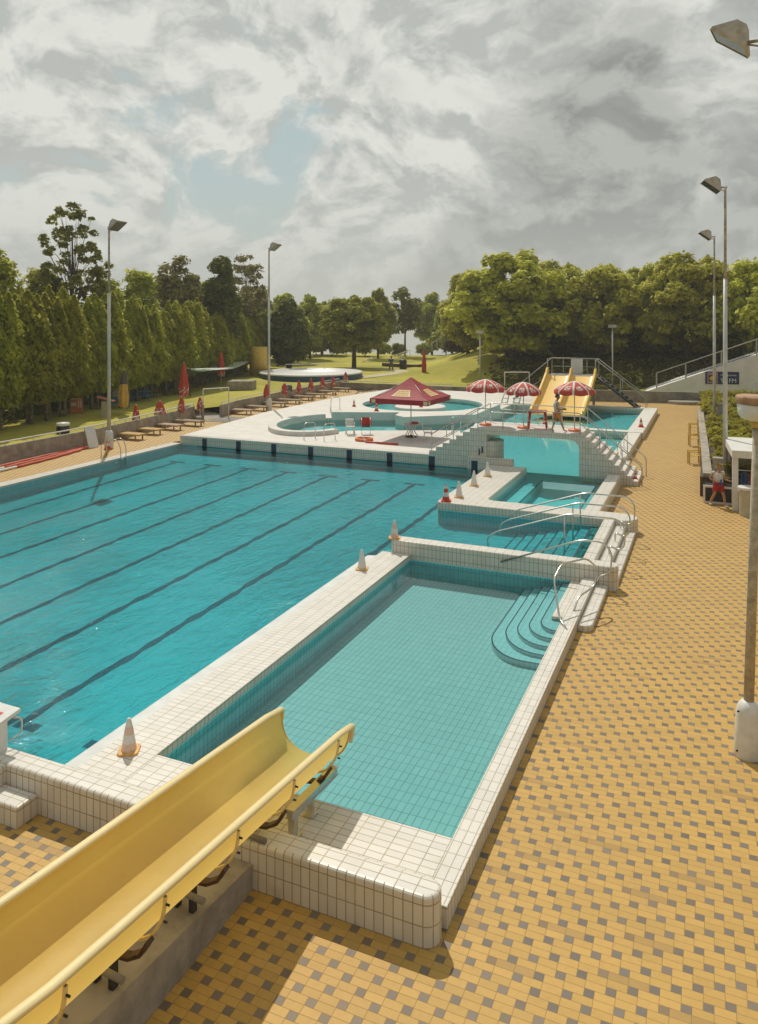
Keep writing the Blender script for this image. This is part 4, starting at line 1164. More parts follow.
b = MB(); b.box(-.22, .22, -.2, .2, .43, .45); b.build('seat', M_greyfab, t_)
b = MB()
for s_ in (-.24, .24): b.tube([(s_, -.28, 0), (s_, .16, .92)], .014, 6); b.tube([(s_, .3, 0), (s_, -.2, .62)], .014, 6)
b.build('frame', M_steel, t_)
tw = thing('towel', 'red towel hanging over the back of the steel framed chair', 'towel', t_.location[:], R(25))
b = MB()
for i in range(8):
    x0, x1 = -.3 + .075 * i, -.3 + .075 * (i + 1); w0, w1 = .02 * math.sin(i * 1.3), .02 * math.sin((i + 1) * 1.3)
    b.poly([(x0, .20 + w0, .94), (x0, .10 + w0, .52), (x1, .10 + w1, .52), (x1, .20 + w1, .94)], None, 0, True); b.poly([(x0, .20 + w0, .94), (x1, .20 + w1, .94), (x1, .26 - w1, .45), (x0, .26 - w0, .45)], None, 0, True)
b.build('cloth', M_red, tw)
tb = thing('round_table', 'round white plastic table under the wine red canopy', 'table', on(411, 437, PL), 0)
b = MB(); b.lathe([(0.035, .70), (.47, .70), (.49, .715), (.48, .73), (.035, .73)], 28); b.build('tabletop', M_white, tb)
for k in range(4):
    a = PI / 4 + k * PI / 2; b = MB(); b.tube(smooth_path([(.44 * math.cos(a), .44 * math.sin(a), 0), (.20 * math.cos(a), .20 * math.sin(a), .35), (.36 * math.cos(a), .36 * math.sin(a), .70)], 4), .028, 6); b.build('leg', M_white, tb)
b = MB(); b.lathe([(.30, 0), (.32, .05), (.08, .1), (.05, .13), (.035, .13)], 20); tag(b.build('umbrella_foot', M_brownst, None, on(411, 437, PL)), 'brown foot of the canopy pole under the white table', 'umbrella stand')
x, y, z = on(415, 437, PL); b = MB(); b.prism([(.2 * math.cos(a), .14 * math.sin(a)) for a in [2 * PI * i / 10 for i in range(10)]], .735, .84, .04); tag(b.build('red_bag', M_conered, None, (x, y, z)), 'small red bag lying on the round white table', 'bag')
def lifebuoy(loc, label, m=M_orange, r=.33):
    t_ = thing('lifebuoy', label, 'lifebuoy', loc, 0)
    b = MB(); b.tube([(r * math.cos(2 * PI * i / 24), r * math.sin(2 * PI * i / 24), .08) for i in range(24)], .075, 10, 0, True); b.build('ring', m, t_)
    for k in range(4):
        a0 = k * PI / 2 + .4; b = MB(); b.tube([(r * math.cos(a0 + .06 * i), r * math.sin(a0 + .06 * i), .08) for i in range(5)], .079, 10); b.build('band', M_conew, t_)
lifebuoy(on(364, 440.5, PL), 'orange lifebuoy lying on the white plaza', M_orange, .42)
x, y, z = on(381, 444, PL); b = MB(); b.tube(smooth_path([(-.9, 0, .05), (-.3, .04, .05), (.3, -.03, .05), (.95, .03, .05)], 4), .05, 8); tag(b.build('rescue_tube', M_conered, None, (x, y, z)), 'long red rescue tube lying near the plaza edge', 'rescue tube')
loop_rail(at(304, 440, PL), PL, 'steel grab rail on the rim at the left end of the lagoon', .75, .9, R(65)); loop_rail(at(324, 441, PL), PL, 'steel grab rail on the plaza edge, right of the lagoon end', .75, .9, R(65))
loop_rail(at(452, 434, PL), PL, 'steel grab rail at the lagoon, beside the left bridge stairs', .8, .95, R(70)); loop_rail(at(331, 410, TZ), TZ, 'steel grab rail at the left end of the round pool terrace', .7, .8, R(60))
loop_rail((-4.4, 42.6), .40, 'low steel grab rail on the rim behind the bridge stairs', .6, .7, R(80)); loop_rail((-4.4, 39.6), .40, 'low steel grab rail on the rim right behind the bridge steps', .6, .7, R(80))

# red plastic table on the bridge
tb = thing('red_table', 'tall red plastic table on the footbridge', 'table', (-7.62, 36.2, BR), .15)
b = MB(); b.prism(rect(-.42, .42, -.36, .36), .76, .82, .02); b.build('tabletop', M_tableR, tb)
for sx in (-1, 1):
    for s_ in (-1, 1):
        b = MB(); b.tube([(sx * .42, s_ * .36, 0), (sx * .34, s_ * .28, .77)], [.035, .055], 6); b.build('leg', M_tableR, tb)

# ------------------------------------------------------------------ twin yellow slides
ts = thing('twin_slide', 'pair of yellow slides side by side with a railed platform, at the back', 'water slide', (0, 0, 0))
def zt2(y): u = (y - 54.6) / 5.8; return .48 + 2.25 * (u ** 1.25 if u > 0 else 0)
X0, X1 = -12.0, -8.35; xm = (X0 + X1) / 2
yy = [54.6, 55.2, 56, 57, 58, 59, 60, 60.5]
for (a_, c_) in ((X0 + .07, xm - .06), (xm + .06, X1 - .07)):
    b = MB(); ids = []
    pr_ = [(a_, 0.0), (a_ + .10, -.06), (a_ + .3, -.08), (c_ - .3, -.08), (c_ - .10, -.06), (c_, 0.0)]
    for y in yy:
        ids.append(len(b.v)); b.v += [(x, y, zt2(y) + z) for x, z in pr_]
    for y in yy: b.v += [(x, y, zt2(y) + z - .07) for x, z in pr_]
    o_ = len(pr_) * len(yy)
    for i in range(len(yy) - 1):
        for k in range(5):
            q = (ids[i] + k, ids[i] + k + 1, ids[i + 1] + k + 1, ids[i + 1] + k); b.face(q, None, 0, True); b.face([j + o_ for j in q[::-1]], None, 0, True)
    for k in range(5): b.face((ids[0] + k, ids[0] + k + o_, ids[0] + k + 1 + o_, ids[0] + k + 1))
    b.build('chute', M_slide_thick, ts)
for x, wd in ((X0, .07), (xm, .06), (X1, .07)):
    b = MB(); yq = yy + [61.0]; n = len(yq); v0 = len(b.v)
    for s_ in (-1, 1): b.v += [(x + s_ * wd, y, zt2(min(y, 60.5)) - .18) for y in yq] + [(x + s_ * wd, y, zt2(min(y, 60.5)) + (.38 if 55 < y < 60.4 else .26 if y < 60 else .52)) for y in yq]
    for i in range(n - 1):
        b.face((v0 + i, v0 + i + 1, v0 + n + i + 1, v0 + n + i)); b.face((v0 + 2 * n + i, v0 + 3 * n + i, v0 + 3 * n + i + 1, v0 + 2 * n + i + 1))
        b.face((v0 + n + i, v0 + n + i + 1, v0 + 3 * n + i + 1, v0 + 3 * n + i)); b.face((v0 + i, v0 + 2 * n + i, v0 + 2 * n + i + 1, v0 + i + 1))
    b.face((v0, v0 + n, v0 + 3 * n, v0 + 2 * n)); b.face((v0 + n - 1, v0 + 3 * n - 1, v0 + 4 * n - 1, v0 + 2 * n - 1))
    b.build('side_wall', M_slide_thick, ts)
b = MB(); b.prism(rect(X0, X1, 60.55, 62.6), 2.58, 2.72, .02); b.build('platform', M_conc_d, ts)
b = MB(); y = 62.5
b.tube([(X0, y, 2.7), (X0, y, 3.95), (X1, y, 3.95), (X1, y, 2.7)], .05, 6); b.tube([(X0, 60.7, 2.7), (X0, 60.7, 3.95), (X0, y, 3.95)], .04, 6); b.tube([(X1, 60.7, 2.7), (X1, 60.7, 3.95), (X1, y, 3.95)], .04, 6)
for x in (X0 + .9, xm - .3, X1 - .9): b.tube([(x, y, 2.7), (x, y, 3.95)], .035, 6)
b.tube([(X0, y, 3.3), (X1, y, 3.3)], .025, 6); b.build('railing', M_lampfar, ts)
b = MB(); b.box(xm - .3, xm + .6, 62.44, 62.47, 2.75, 3.9); b.build('panel', M_render, ts)
b = MB(); Mx = Matrix.Identity(4)
for s_ in (61.0, 62.3):
    b.tube([(X1 + .1, s_, 2.6), (X1 + 3.4, s_, .05)], .09, 6)
b.tube([(X0 - .1, 61.0, 2.5), (X0 - 2.6, 60.2, .75)], .09, 6); b.build_each('stringer', M_black, ts)
b = MB()
for i in range(10): u = i / 9.5; b.box(X1 + .1 + 3.3 * u, X1 + .1 + 3.3 * u + .3, 61.0, 62.3, 2.52 - 2.5 * u, 2.56 - 2.5 * u)
b.build_each('tread', M_black, ts)
b = MB()
for s_ in (60.95, 62.4): b.tube([(X1, s_, 3.95), (X1 + 3.6, s_, 1.2), (X1 + 3.6, s_, 0)], .03, 6); b.tube([(X1 + 1.8, s_, 2.55), (X1 + 1.8, s_, 1.3)], .025, 6)
b.tube([(X0, 62.4, 3.95), (X0 - 2.8, 62.4, 1.6), (X0 - 2.8, 62.4, .7)], .03, 6); b.build_each('stair_railing', M_lampfar, ts)
b = MB()
for x in (X0 + .3, xm, X1 - .3): b.box(x - .09, x + .09, 61.8, 62.0, 0, 2.58)
b.build_each('support', M_conc_d, ts)
# white pool ladders and frame behind the bridge
for (px, py, lab) in ((502, 405, 'white ladder chair frame at the back edge of the lagoon, left one'), (514, 405, 'white ladder chair frame at the back edge of the lagoon, right one')):
    x, y = at(px, py, .65); b = MB(); b.tube([(-.12, 0, -.05), (.12, .5, 1.1)], .05, 6); b.tube([(.35, 0, -.05), (.47, .5, 1.1)], .05, 6)
    for k in range(3): b.tube([(-.07 + .06 * k, .12 + .13 * k, .22 + .3 * k), (.41 + .06 * k, .12 + .13 * k, .22 + .3 * k)], .035, 6)
    tag(b.build('pool_ladder', M_wpaint, None, (x, y, .62)), lab, 'ladder')
x, y = at(517, 398, .0); b = MB(); b.tube(bend_path([(-1.1, 0, 0), (-1.1, 0, 2.3), (1.1, 0, 2.3), (1.1, 0, 0)], .12), .045, 8); b.tube([(-1.1, 0, .3), (1.1, 0, .3)], .03, 6); tag(b.build('shower_frame', M_wpaint, None, (x, y, 0), YAW), 'white tube frame in front of the back wall, left of the slides', 'frame')

# ------------------------------------------------------------------ lawn wall, retaining wall, deck things
wl = [(-31.1, 6), (-31.15, 26.5), (-31.2, 33.0), (-31.7, 37.0), (-32.3, 41.5), (-32.75, 43.6)]
b = MB(); b.prism(strip(wl, 0.0, .22), -.3, 1.12, .02); lw = tag(b.build('lawn_wall', M_conc), 'low concrete wall with a white rail between deck and lawn, nearer piece', 'wall')
b = MB(); pts = [(x - .11, y, 1.32) for x, y in wl]; b.tube(pts, .035, 8)
for i in range(0, 20): 
    k = i / 19 * (len(wl) - 1); j = min(int(k), len(wl) - 2); f = k - j; p = Vector(wl[j]).lerp(Vector(wl[j + 1]), f); b.tube([(p.x - .11, p.y, 1.10), (p.x - .11, p.y, 1.32)], .02, 6)
b.build('rail', M_wpaint, lw)
wl2 = [(-31.6, 45.2), (-32.2, 48), (-32.6, 55), (-32.9, 66.3)]
b = MB(); b.prism(strip(wl2, 0.0, .22), -.3, 1.10, .02); lw = tag(b.build('lawn_wall', M_conc), 'low concrete wall between deck and lawn, beyond the shower frame', 'wall')
b = MB(); b.tube([(x - .11, y, 1.30) for x, y in wl2], .03, 8)
for x, y in wl2: b.tube([(x - .11, y, 1.08), (x - .11, y, 1.30)], .02, 6)
b.build('rail', M_wpaint, lw)
ret = [(-33.0, 66.4), (-21.6, 66.2), (-10, 68.2), (-1.0, 69.7)]
b = MB(); b.prism(strip(ret, 0.0, .3), -.3, .95, .02); rw = tag(b.build('retaining_wall', M_conc_d), 'long weathered concrete retaining wall behind the pools', 'wall')
b = MB(); b.tube([(x, y + .15, 1.12) for x, y in ret[:2]], .04, 6)
for k in range(6): b.tube([(-33 + 11.4 * k / 5, 66.4 - .2 * k / 5 + .15, .94), (-33 + 11.4 * k / 5, 66.4 - .2 * k / 5 + .15, 1.12)], .025, 6)
b.build('rail', M_wpaint, rw)
# leaning white board
x, y, z = on(98, 444, LOW); b = MB(); Mx = Matrix.Rotation(R(-22), 4, 'Y'); b.box(-.02, .02, -.30, .30, 0, 1.15, 0, Mx, .005)
tag(b.build('leaning_board', M_white, None, (-30.55, 31.9, LOW), R(-12)), 'white board leaning against the lawn wall by the first floodlight post', 'board')
# steel pool ladder
b = MB()
for s_ in (-.25, .25): b.tube(bend_path([(-.95, s_, 0), (-.95, s_, .75), (-.1, s_, .95), (.12, s_, .5), (.12, s_, -.5)], .3), .022, 8)
for z in (-.05, -.3): b.tube([(.12, -.25, z), (.12, .25, z)], .02, 6)
tag(b.build('pool_ladder', M_steel, None, (-27.25, 30.3, LOW), R(12)), 'steel pool ladder on the left edge of the lane pool', 'ladder')
# lane ropes lying on the deck
for k, (dx, xl, lab) in enumerate(((0.0, 31.6, 'red and white lane rope on the deck, closest to the lawn wall'), (.42, 31.9, 'red and white lane rope on the deck, in the middle of the bundle'), (.8, 30.9, 'red and white lane rope on the deck, closest to the pool'))):
    t_ = thing('lane_rope', lab, 'lane rope', (0, 0, 0), 0, 'lane ropes lying on the left deck')
    P = smooth_path([(-30.35 + dx * .9, 10 + k, LOW + .06), (-30.25 + dx * .9, 18, LOW + .06), (-30.45 + dx, 24.0, LOW + .06), (-30.75 + dx, 28, LOW + .06), (-30.95 + dx * .6, xl, LOW + .06)], 12)
    c_ = next(i for i, p in enumerate(P) if p.y > 25.2 + .4 * k)
    b = MB(); b.tube([p + Vector((0.03 * math.sin(i * 1.7), 0, 0)) for i, p in enumerate(P[c_:])], .062, 8); b.build('red_floats', M_lane, t_)
    b = MB(); b.tube(P[:c_ + 1], .062, 8); b.build('white_floats', M_wpaint, t_)
# shower arch with mat
x, y = at(216, 420, LOW); t_ = thing('shower_frame', 'white steel shower frame in the gap of the lawn wall', 'shower', (x, y, LOW), R(62))
b = MB(); b.tube(bend_path([(-.95, 0, 0), (-.95, 0, 2.15), (.95, 0, 2.15), (.95, 0, 0)], .06), .035, 8); b.tube([(.2, 0, 2.15), (.2, -.35, 2.15), (.2, -.4, 2.0)], .025, 6); b.build('frame', M_wpaint, t_)
b = MB(); b.box(-1.05, -.9, -.07, .07, 0, 1.1); b.build('post', M_conc_d, t_)
x, y = at(228, 419.5, LOW); b = MB(); b.box(-1.1, 1.1, -1.3, 1.3, 0, .012); tag(b.build('drain_mat', M_conc_d, None, (x, y, LOW)), 'dark grey wet mat on the deck below the shower frame', 'mat')
x, y = at(158 + 90 - 8, 404, LOW)

# ------------------------------------------------------------------ terrain: lawn, bank, lake, hills
def yw(X):
    for (a, c) in zip(ret, ret[1:]):
        if a[0] <= X <= c[0]: return a[1] + (c[1] - a[1]) * (X - a[0]) / (c[0] - a[0])
    return ret[0][1] if X < ret[0][0] else ret[-1][1]
def xw(Y):
    L = wl[:-1] + [(-32.75, 43.6), (-31.8, 45.2)] + wl2[1:]
    for (a, c) in zip(L, L[1:]):
        if a[1] <= Y <= c[1]: return a[0] + (c[0] - a[0]) * (Y - a[1]) / (c[1] - a[1])
    return L[0][0] if Y < L[0][1] else L[-1][0]
def ss(a, c, v): v = max(0, min(1, (v - a) / (c - a))); return v * v * (3 - 2 * v)
def tz(X, Y, s):
    z = .92 + .25 * math.sin(X * .13) * math.sin(Y * .11) * ss(2, 12, s)
    bank = ss(-31, -19, X + (Y - 70) * .18)
    z += bank * (2.4 * ss(4.5, 14, s) + 2.0 * ss(12, 45, s)) - .5 * ss(-8, -3, X) * ss(.1, .4, s) * (1 - ss(3, 5, s))
    z -= (1 - bank) * 4.2 * ss(42, 120, s)
    z -= 9 * ss(150, 260, s)
    return z
bm = bmesh.new()
def grid(us, vs, fn):
    V = [[bm.verts.new(fn(u, v)) for v in vs] for u in us]
    for i in range(len(us) - 1):
        for j in range(len(vs) - 1): bm.faces.new((V[i][j], V[i + 1][j], V[i + 1][j + 1], V[i][j + 1])).smooth = True
ss_ = [.2, .8, 2, 4, 6, 9, 12, 16, 20, 26, 32, 40, 50, 60, 75, 90, 110, 130, 160, 200, 260, 330]
Xs = [-400, -330, -270, -220, -180, -150, -125, -105, -90] + [-80 + 2.5 * i for i in range(45)] + [34, 40, 50, 65, 85, 120, 170, 240]
grid(Xs, ss_, lambda X, s: (X, yw(X) + s, tz(X, yw(X) + s, s)))
Ys = [-60, -40, -20, 0] + [8 + 2.0 * i for i in range(30)] + [yw(-40)]
grid(ss_[:17][::-1], Ys, lambda s, Y: (xw(Y) - s, Y, .92 + .2 * math.sin(Y * .2) * ss(2, 10, s)))
me = bpy.data.meshes.new('lawn'); bm.to_mesh(me); bm.free(); me.materials.append(M_lawn)
lawn = bpy.data.objects.new('lawn', me); COL.objects.link(lawn); structure(lawn)
b = MB(); b.poly([(-900, 150, -3.2), (600, 150, -3.2), (600, 900, -3.2), (-900, 900, -3.2)]); structure(b.build('lake', W_lake))
bm = bmesh.new()
rng = random.Random(3)
def hz_(u, v):
    X = -900 + 1500 * u; Y = 520 + 260 * v
    z = -6 + 34 * ss(0, .5, v) * (0.55 + .45 * math.sin(u * 9 + 1.0) * math.sin(u * 4.3)) + 7 * math.sin(u * 150) * math.sin(v * 31 + u * 60) * ss(0, .3, v) * .3 + rng.uniform(-1.3, 1.3) * ss(0, .2, v)
    return (X, Y, z)
grid([i / 220 for i in range(221)], [j / 14 for j in range(15)], hz_)
me = bpy.data.meshes.new('hills'); bm.to_mesh(me); bm.free(); me.materials.append(M_hills); o = bpy.data.objects.new('hills', me); COL.objects.link(o); structure(o)
# pale gravel path on the lawn
P = [(-38.2, 66.9), (-35.0, 69.2), (-32.5, 73.5), (-31.5, 78.5), (-33.5, 82.5), (-37.0, 82.8)]
sp = [(p.x, p.y) for p in smooth_path([(x, y, 0) for x, y in P], 6)]
b = MB(); out = strip(sp, -.9, .9); n = len(out) // 2
for i in range(n - 1):
    q = [out[i], out[i + 1], out[2 * n - 2 - i], out[2 * n - 1 - i]]
    b.poly([(x, y, tz(x, y, y - yw(x)) + .05) for x, y in q][::-1])
structure(b.build('path', plain('pale_path', (.50, .43, .30), .9, var=.1)))

b = MB(); b.poly([(-31.75, 43.3, LOW), (-31.6, 45.6, LOW), (-34.6, 45.6, .97), (-34.6, 43.3, .97)][::-1]); b.poly([(-31.75, 43.3, LOW), (-34.6, 43.3, .97), (-34.6, 43.3, -.2), (-31.75, 43.3, -.2)]); b.poly([(-31.6, 45.6, LOW), (-34.6, 45.6, .97), (-34.6, 45.6, -.2), (-31.6, 45.6, -.2)])
structure(b.build('path', M_conc))

# ------------------------------------------------------------------ ramp wall with sign and railing at the right
rpw = thing('ramp_wall', 'white rendered wedge wall of a ramp rising to the right behind the retaining wall', 'wall', (0, 0, 0))
def rpt(px, py, d): x, y = atd(px, d); return (x, y, H - (py - HY) * d / F)
A_ = rpt(634, 395.5, 67.6); B_ = rpt(757, 354.5, 65.6); C_ = rpt(830, 331, 64.5)
b = MB(); base = [(A_[0], A_[1]), (B_[0], B_[1]), (C_[0], C_[1])]
dirn = Vector((C_[0] - A_[0], C_[1] - A_[1], 0)).normalized(); nb = Vector((-dirn.y, dirn.x, 0)) * 2.2
tops = [A_, B_, C_]
for i in range(2):
    p, q = Vector(tops[i]), Vector(tops[i + 1]); p0 = Vector((p.x, p.y, -.2)); q0 = Vector((q.x, q.y, -.2))
    b.poly([p0, q0, q, p]); b.poly([q0 + nb, p0 + nb, p + nb, q + nb]); b.poly([p, q, q + nb, p + nb])
b.build('wall', M_render, rpw)
b = MB()
def along(u): 
    p = Vector(A_).lerp(Vector(B_), u) if u <= 1 else Vector(B_).lerp(Vector(C_), u - 1); return p + nb * .06
rp_ = thing('ramp_railing', 'dark barred railing with pale posts on top of the white ramp wall', 'railing', (0, 0, 0))
b = MB(); us = [.19, .43, .72, 1.0, 1.5, 2.0]
for u in us: p = along(u); b.box(p.x - .06, p.x + .06, p.y - .06, p.y + .06, p.z - .02, p.z + 1.3)
b.tube([along(.19) + Vector((0, 0, 1.28)), along(1.0) + Vector((0, 0, 1.28)), along(2.0) + Vector((0, 0, 1.28))], .05, 6); b.build('frame', M_lampfar, rp_)
b = MB(); u = .2
while u < 2: p = along(u); b.tube([p + Vector((0, 0, .12)), p + Vector((0, 0, 1.22))], .014, 4, caps=False); u += .012
b.tube([along(.19) + Vector((0, 0, .12)), along(1.0) + Vector((0, 0, .12)), along(2.0) + Vector((0, 0, .12))], .03, 6); b.build('bars', M_black, rp_)
# radio sign on the ramp wall
u0 = (705 - 634) / (757 - 634); u1 = (739 - 634) / (757 - 634)
def face_pt(px, py):
    # intersection of the sight line with the wall's front plane
    r = (px - CX) / F; dv = Vector((r * cY - sY, r * sY + cY, 0)); n_ = Vector((dirn.y, -dirn.x, 0)); a0 = Vector((A_[0], A_[1], 0))
    k = n_.dot(a0) / n_.dot(dv); p = dv * k; return Vector((p.x, p.y, H - (py - HY) * k / F))
s0 = face_pt(705.2, 383.8); s1 = face_pt(739, 372); ang = math.atan2(s1.y - s0.y, s1.x - s0.x)
Wd = (Vector((s1.x, s1.y)) - Vector((s0.x, s0.y))).length; Hd = abs(s1.z - s0.z)
sg = thing('radio_sign', 'dark blue sign with white FM lettering and a sun emblem on the ramp wall', 'sign', (s0.x + dirn.y * .04, s0.y - dirn.x * .04, min(s0.z, s1.z)), ang)
b = MB(); b.box(0, Wd, -.02, .02, 0, Hd); b.build('board', M_signblue, sg)
b = MB(); b.box(.06 * Wd, .37 * Wd, -.028, -.021, .06 * Hd, .94 * Hd); pnl = b.build('emblem_panel', plain('sign_pink', (.45, .22, .20), .6), sg)
b = MB(); b.box(.10 * Wd, .33 * Wd, -.034, -.029, .20 * Hd, .72 * Hd); b.build('emblem_field', M_signblue, pnl)
b = MB(); b.lathe([(0, 0), (.19 * Hd, 0), (.19 * Hd, .006), (0, .006)], 20, 0, (0, 0, 0), True, Matrix.Translation((.20 * Wd, -.036, .44 * Hd)) @ Matrix.Rotation(PI / 2, 4, 'X')); b.build('emblem_sun', plain('sun_yellow', (.75, .48, .03), .6), pnl)
def lettering(txt, size, x, z, parent, m, y=-.03, ex=.004):
    cu = bpy.data.curves.new('lettering', 'FONT'); cu.body = txt; cu.size = size; cu.extrude = ex; cu.materials.append(m)
    dg = bpy.data.objects.new('tmp', cu); me = dg.to_mesh().copy(); dg.to_mesh_clear(); bpy.data.objects.remove(dg)
    me.materials.clear(); me.materials.append(m)
    o = bpy.data.objects.new('lettering', me); COL.objects.link(o); o.parent = parent; o.location = (x, y, z); o.rotation_euler = (PI / 2, 0, 0); return o
lettering('9', .52 * Hd, .45 * Wd, .13 * Hd, sg, M_text); lettering('FM', .48 * Hd, .69 * Wd, .13 * Hd, sg, M_text)
lettering('Ho    boonde', .22 * Hd, .45 * Wd, .66 * Hd, sg, M_text)

# ------------------------------------------------------------------ planter, kiosk, bin, chairs at the right
pb = [(-1.1, 58.5), (-.88, 50), (-.64, 42), (-.44, 34.2)]
b = MB(); b.prism(strip([(x, y) for x, y in pb][::-1], -.36, 0.0), -.1, .95, .02, 0, 0); tag(b.build('planter_wall', M_conc), 'low concrete wall along the left side of the juniper bed', 'wall')
t_ = thing('wall_hatch', 'white framed dark hatch at the end of the planter wall', 'hatch', (-.42, 33.0, 0))
b = MB(); b.box(0, 1.1, 0, .06, 0, .08); b.box(0, 1.1, 0, .06, .62, .70); b.box(0, .08, 0, .06, .081, .619); b.box(1.02, 1.1, 0, .06, .081, .619); b.build('frame', M_wpaint, t_)
b = MB(); b.box(.07, 1.03, .03, 1.0, .05, .62); b.build('dark_inside', M_black, t_)  # solid black block painted in for the dark inside of the hatch
b = MB(); b.prism([(-.55, 34.15), (.45, 34.15), (4.5, 37), (6, 70.5), (-1.0, 69.5), (-.6, 48)], -.05, .80, 0); structure(b.build('planting_bed', plain('bed_soil', (.10, .075, .045), .95, var=.3)))
# kiosk
kx, ky = .80, 32.3
k_ = thing('kiosk', 'white kiosk with a flat roof and an open counter, right edge', 'kiosk', (kx, ky, 0), R(4))
b = MB(); b.prism(rect(-.22, 3.3, -.3, 3.2), 2.02, 2.30, .02); b.build('roof', M_wpaint, k_)
for (x, y) in ((-.1, -.15), (3.1, -.15), (-.1, 3.0), (3.1, 3.0)):
    b = MB(); b.box(x - .1, x + .1, y - .1, y + .1, 0, 2.019); b.build('post', M_wpaint, k_)
b = MB(); b.box(.001, 2.999, -.13, -.08, 0, .72); b.box(-.14, -.09, -.049, 2.899, 0, .45); b.build('counter_panel', M_wpaint, k_)
b = MB(); b.box(-.02, 3.02, -.36, .1, .722, .76); b.build('counter', M_gutter, k_)
b = MB(); b.box(.001, 2.999, 2.95, 3.0, 0, 2.018); b.build('back_wall', plain('kiosk_back', (.34, .31, .22), .8), k_)
b = MB(); b.box(.5, 1.2, .6, 1.3, 0, .9, 0, None, .05); tag(b.build('storage_box', M_bin, None, (kx, ky, 0), R(4)), 'beige box inside the kiosk, below the hanging clothes', 'box')
rg = random.Random(5)
for i, (c, nm) in enumerate((((.03, .08, .20), 'blue'), ((.35, .06, .06), 'red'), ((.40, .27, .22), 'pink'), ((.05, .045, .05), 'black'), ((.30, .25, .18), 'tan'), ((.45, .12, .10), 'brick red'))):
    b = MB(); x0 = .15 + .27 * i
    for k in range(4):
        xa = x0 + .06 * k; yy_ = .35 + .05 * math.sin(k * 2 + i)
        b.box(xa, xa + .055, yy_, yy_ + .06, .75 + rg.uniform(0, .15), 1.32 + .08 * math.sin(k))
    tag(b.build('hanging_cloth', plain('cloth_' + nm.replace(' ', '_'), c, .8, var=.3, scale=14), None, (kx, ky, 0), R(4)), nm + ' garment hanging in the open front of the white kiosk', 'garment', 'garments hanging in the kiosk')
b = MB(); b.tube([(kx + .0, ky + .5, 1.42), (kx + 2.9, ky + .7, 1.42)], .02, 6); tag(b.build('clothes_rail', M_steel), 'steel rail inside the kiosk holding the garments', 'rail')
# grey utility cabinet behind the lamp post
b = MB(); b.prism(rect(-.2, .2, -.2, .2), 0, 1.7, .02); tag(b.build('utility_cabinet', M_conc, None, (.12, 33.75, .0)), 'grey utility cabinet beside the tall post, behind the kiosk', 'cabinet')
b = MB(); b.prism(rect(-.2, .2, -.16, .16), .8, 1.95, .02); tag(b.build('junction_box', M_conc_d, None, (.35, 52.0, 0)), 'small grey junction box by the post in the juniper bed', 'box')
# bin
t_ = thing('waste_bin', 'beige waste bin with a flared lid in front of the kiosk', 'bin', (1.10, 31.5, 0))
b = MB(); b.prism([(.27 * math.cos(2 * PI * i / 16), .27 * math.sin(2 * PI * i / 16)) for i in range(16)], 0, .98, .03); b.build('body', M_bin, t_)
b = MB(); b.prism([(.33 * math.cos(2 * PI * i / 16), .33 * math.sin(2 * PI * i / 16)) for i in range(16)], .981, 1.08, .04); b.build('lid', M_wpaint, t_)
# yellow chairs
def yellow_chair(loc, rz, label):
    t_ = thing('yellow_chair', label, 'chair', loc, rz, 'yellow chairs along the planter wall')
    b = MB()
    for k in range(4): b.box(-.26, .26, -.24 + .125 * k, -.24 + .125 * k + .1, .43, .455)
    b.build('seat', M_yellow_p, t_)
    b = MB(); b.box(-.26, .26, .27, .29, .62, .72); b.box(-.26, .26, .28, .30, .78, .88); b.build('backrest', M_yellow_p, t_)
    for sx in (-1, 1):
        b = MB(); b.box(sx * .26 - .025, sx * .26 + .025, -.28, -.22, 0, .62); b.box(sx * .26 - .025, sx * .26 + .025, -.28, .28, .621, .66); b.build('armrest', M_yellow_p, t_)
        b = MB(); b.box(sx * .26 - .025, sx * .26 + .025, .23, .29, 0, .90); b.build('leg', M_yellow_p, t_)
for (px, py, lab) in ((694, 464, 'yellow wooden chair at the planter wall, nearest of three'), (694, 446, 'yellow wooden chair at the planter wall, middle of three'), (694, 434, 'yellow wooden chair at the planter wall, farthest of three')):
    x, y = at(px, py, 0); yellow_chair((x, y, 0), R(-80), lab)
x, y = at(690, 404, 0)
b = MB(); b.prism([(1.3 * math.cos(a) * (1 + .2 * math.sin(3 * a)), .6 * math.sin(a)) for a in [2 * PI * i / 14 for i in range(14)]], 0, .28, .12); tag(b.build('rolled_cover', M_conc, None, (x - .3, y - .4, 0), R(10)), 'greyish rolled cover lying at the foot of the retaining wall', 'cover')

# ------------------------------------------------------------------ things on the lawn
LZ = .95
def lawn_z(x, y): s = y - yw(x); return tz(x, y, s) if s > 0 else .92
# round splash pool
x, y = at(311, 377, 1.0); t_ = thing('splash_pool', 'round white splash pool with a dark blue skirt on the lawn', 'pool', (x, y, .9))
R_ = 5.3
b = MB(); b.lathe([(R_, 0), (R_, .55)], 64); b.build('skirt', M_blue, t_)
b = MB(); b.lathe([(R_ + .02, .55), (R_ + .03, .68), (R_ - .35, .68), (R_ - .4, .56), (0, .50)], 64); b.build('basin', M_white, t_)
b = MB(); b.tube([(-4.6 + 0.0, 2.3, .6), (-4.4, 2.4, 1.15), (-1.0, 4.8, 1.15), (-.9, 4.8, .6)], .03, 6); b.build('rail', M_wpaint, t_)
x, y = at(258.5, 375, 1.0); b = MB(); b.lathe([(0, 0), (.95, 0), (.95, 3.05), (.90, 3.1), (.82, 3.1), (.82, 2.9), (0, 2.9)], 32); tag(b.build('yellow_cylinder', M_yellow_p, None, (x, y, .9)), 'tall plain yellow cylinder standing on the lawn in front of the trees', 'cylinder')
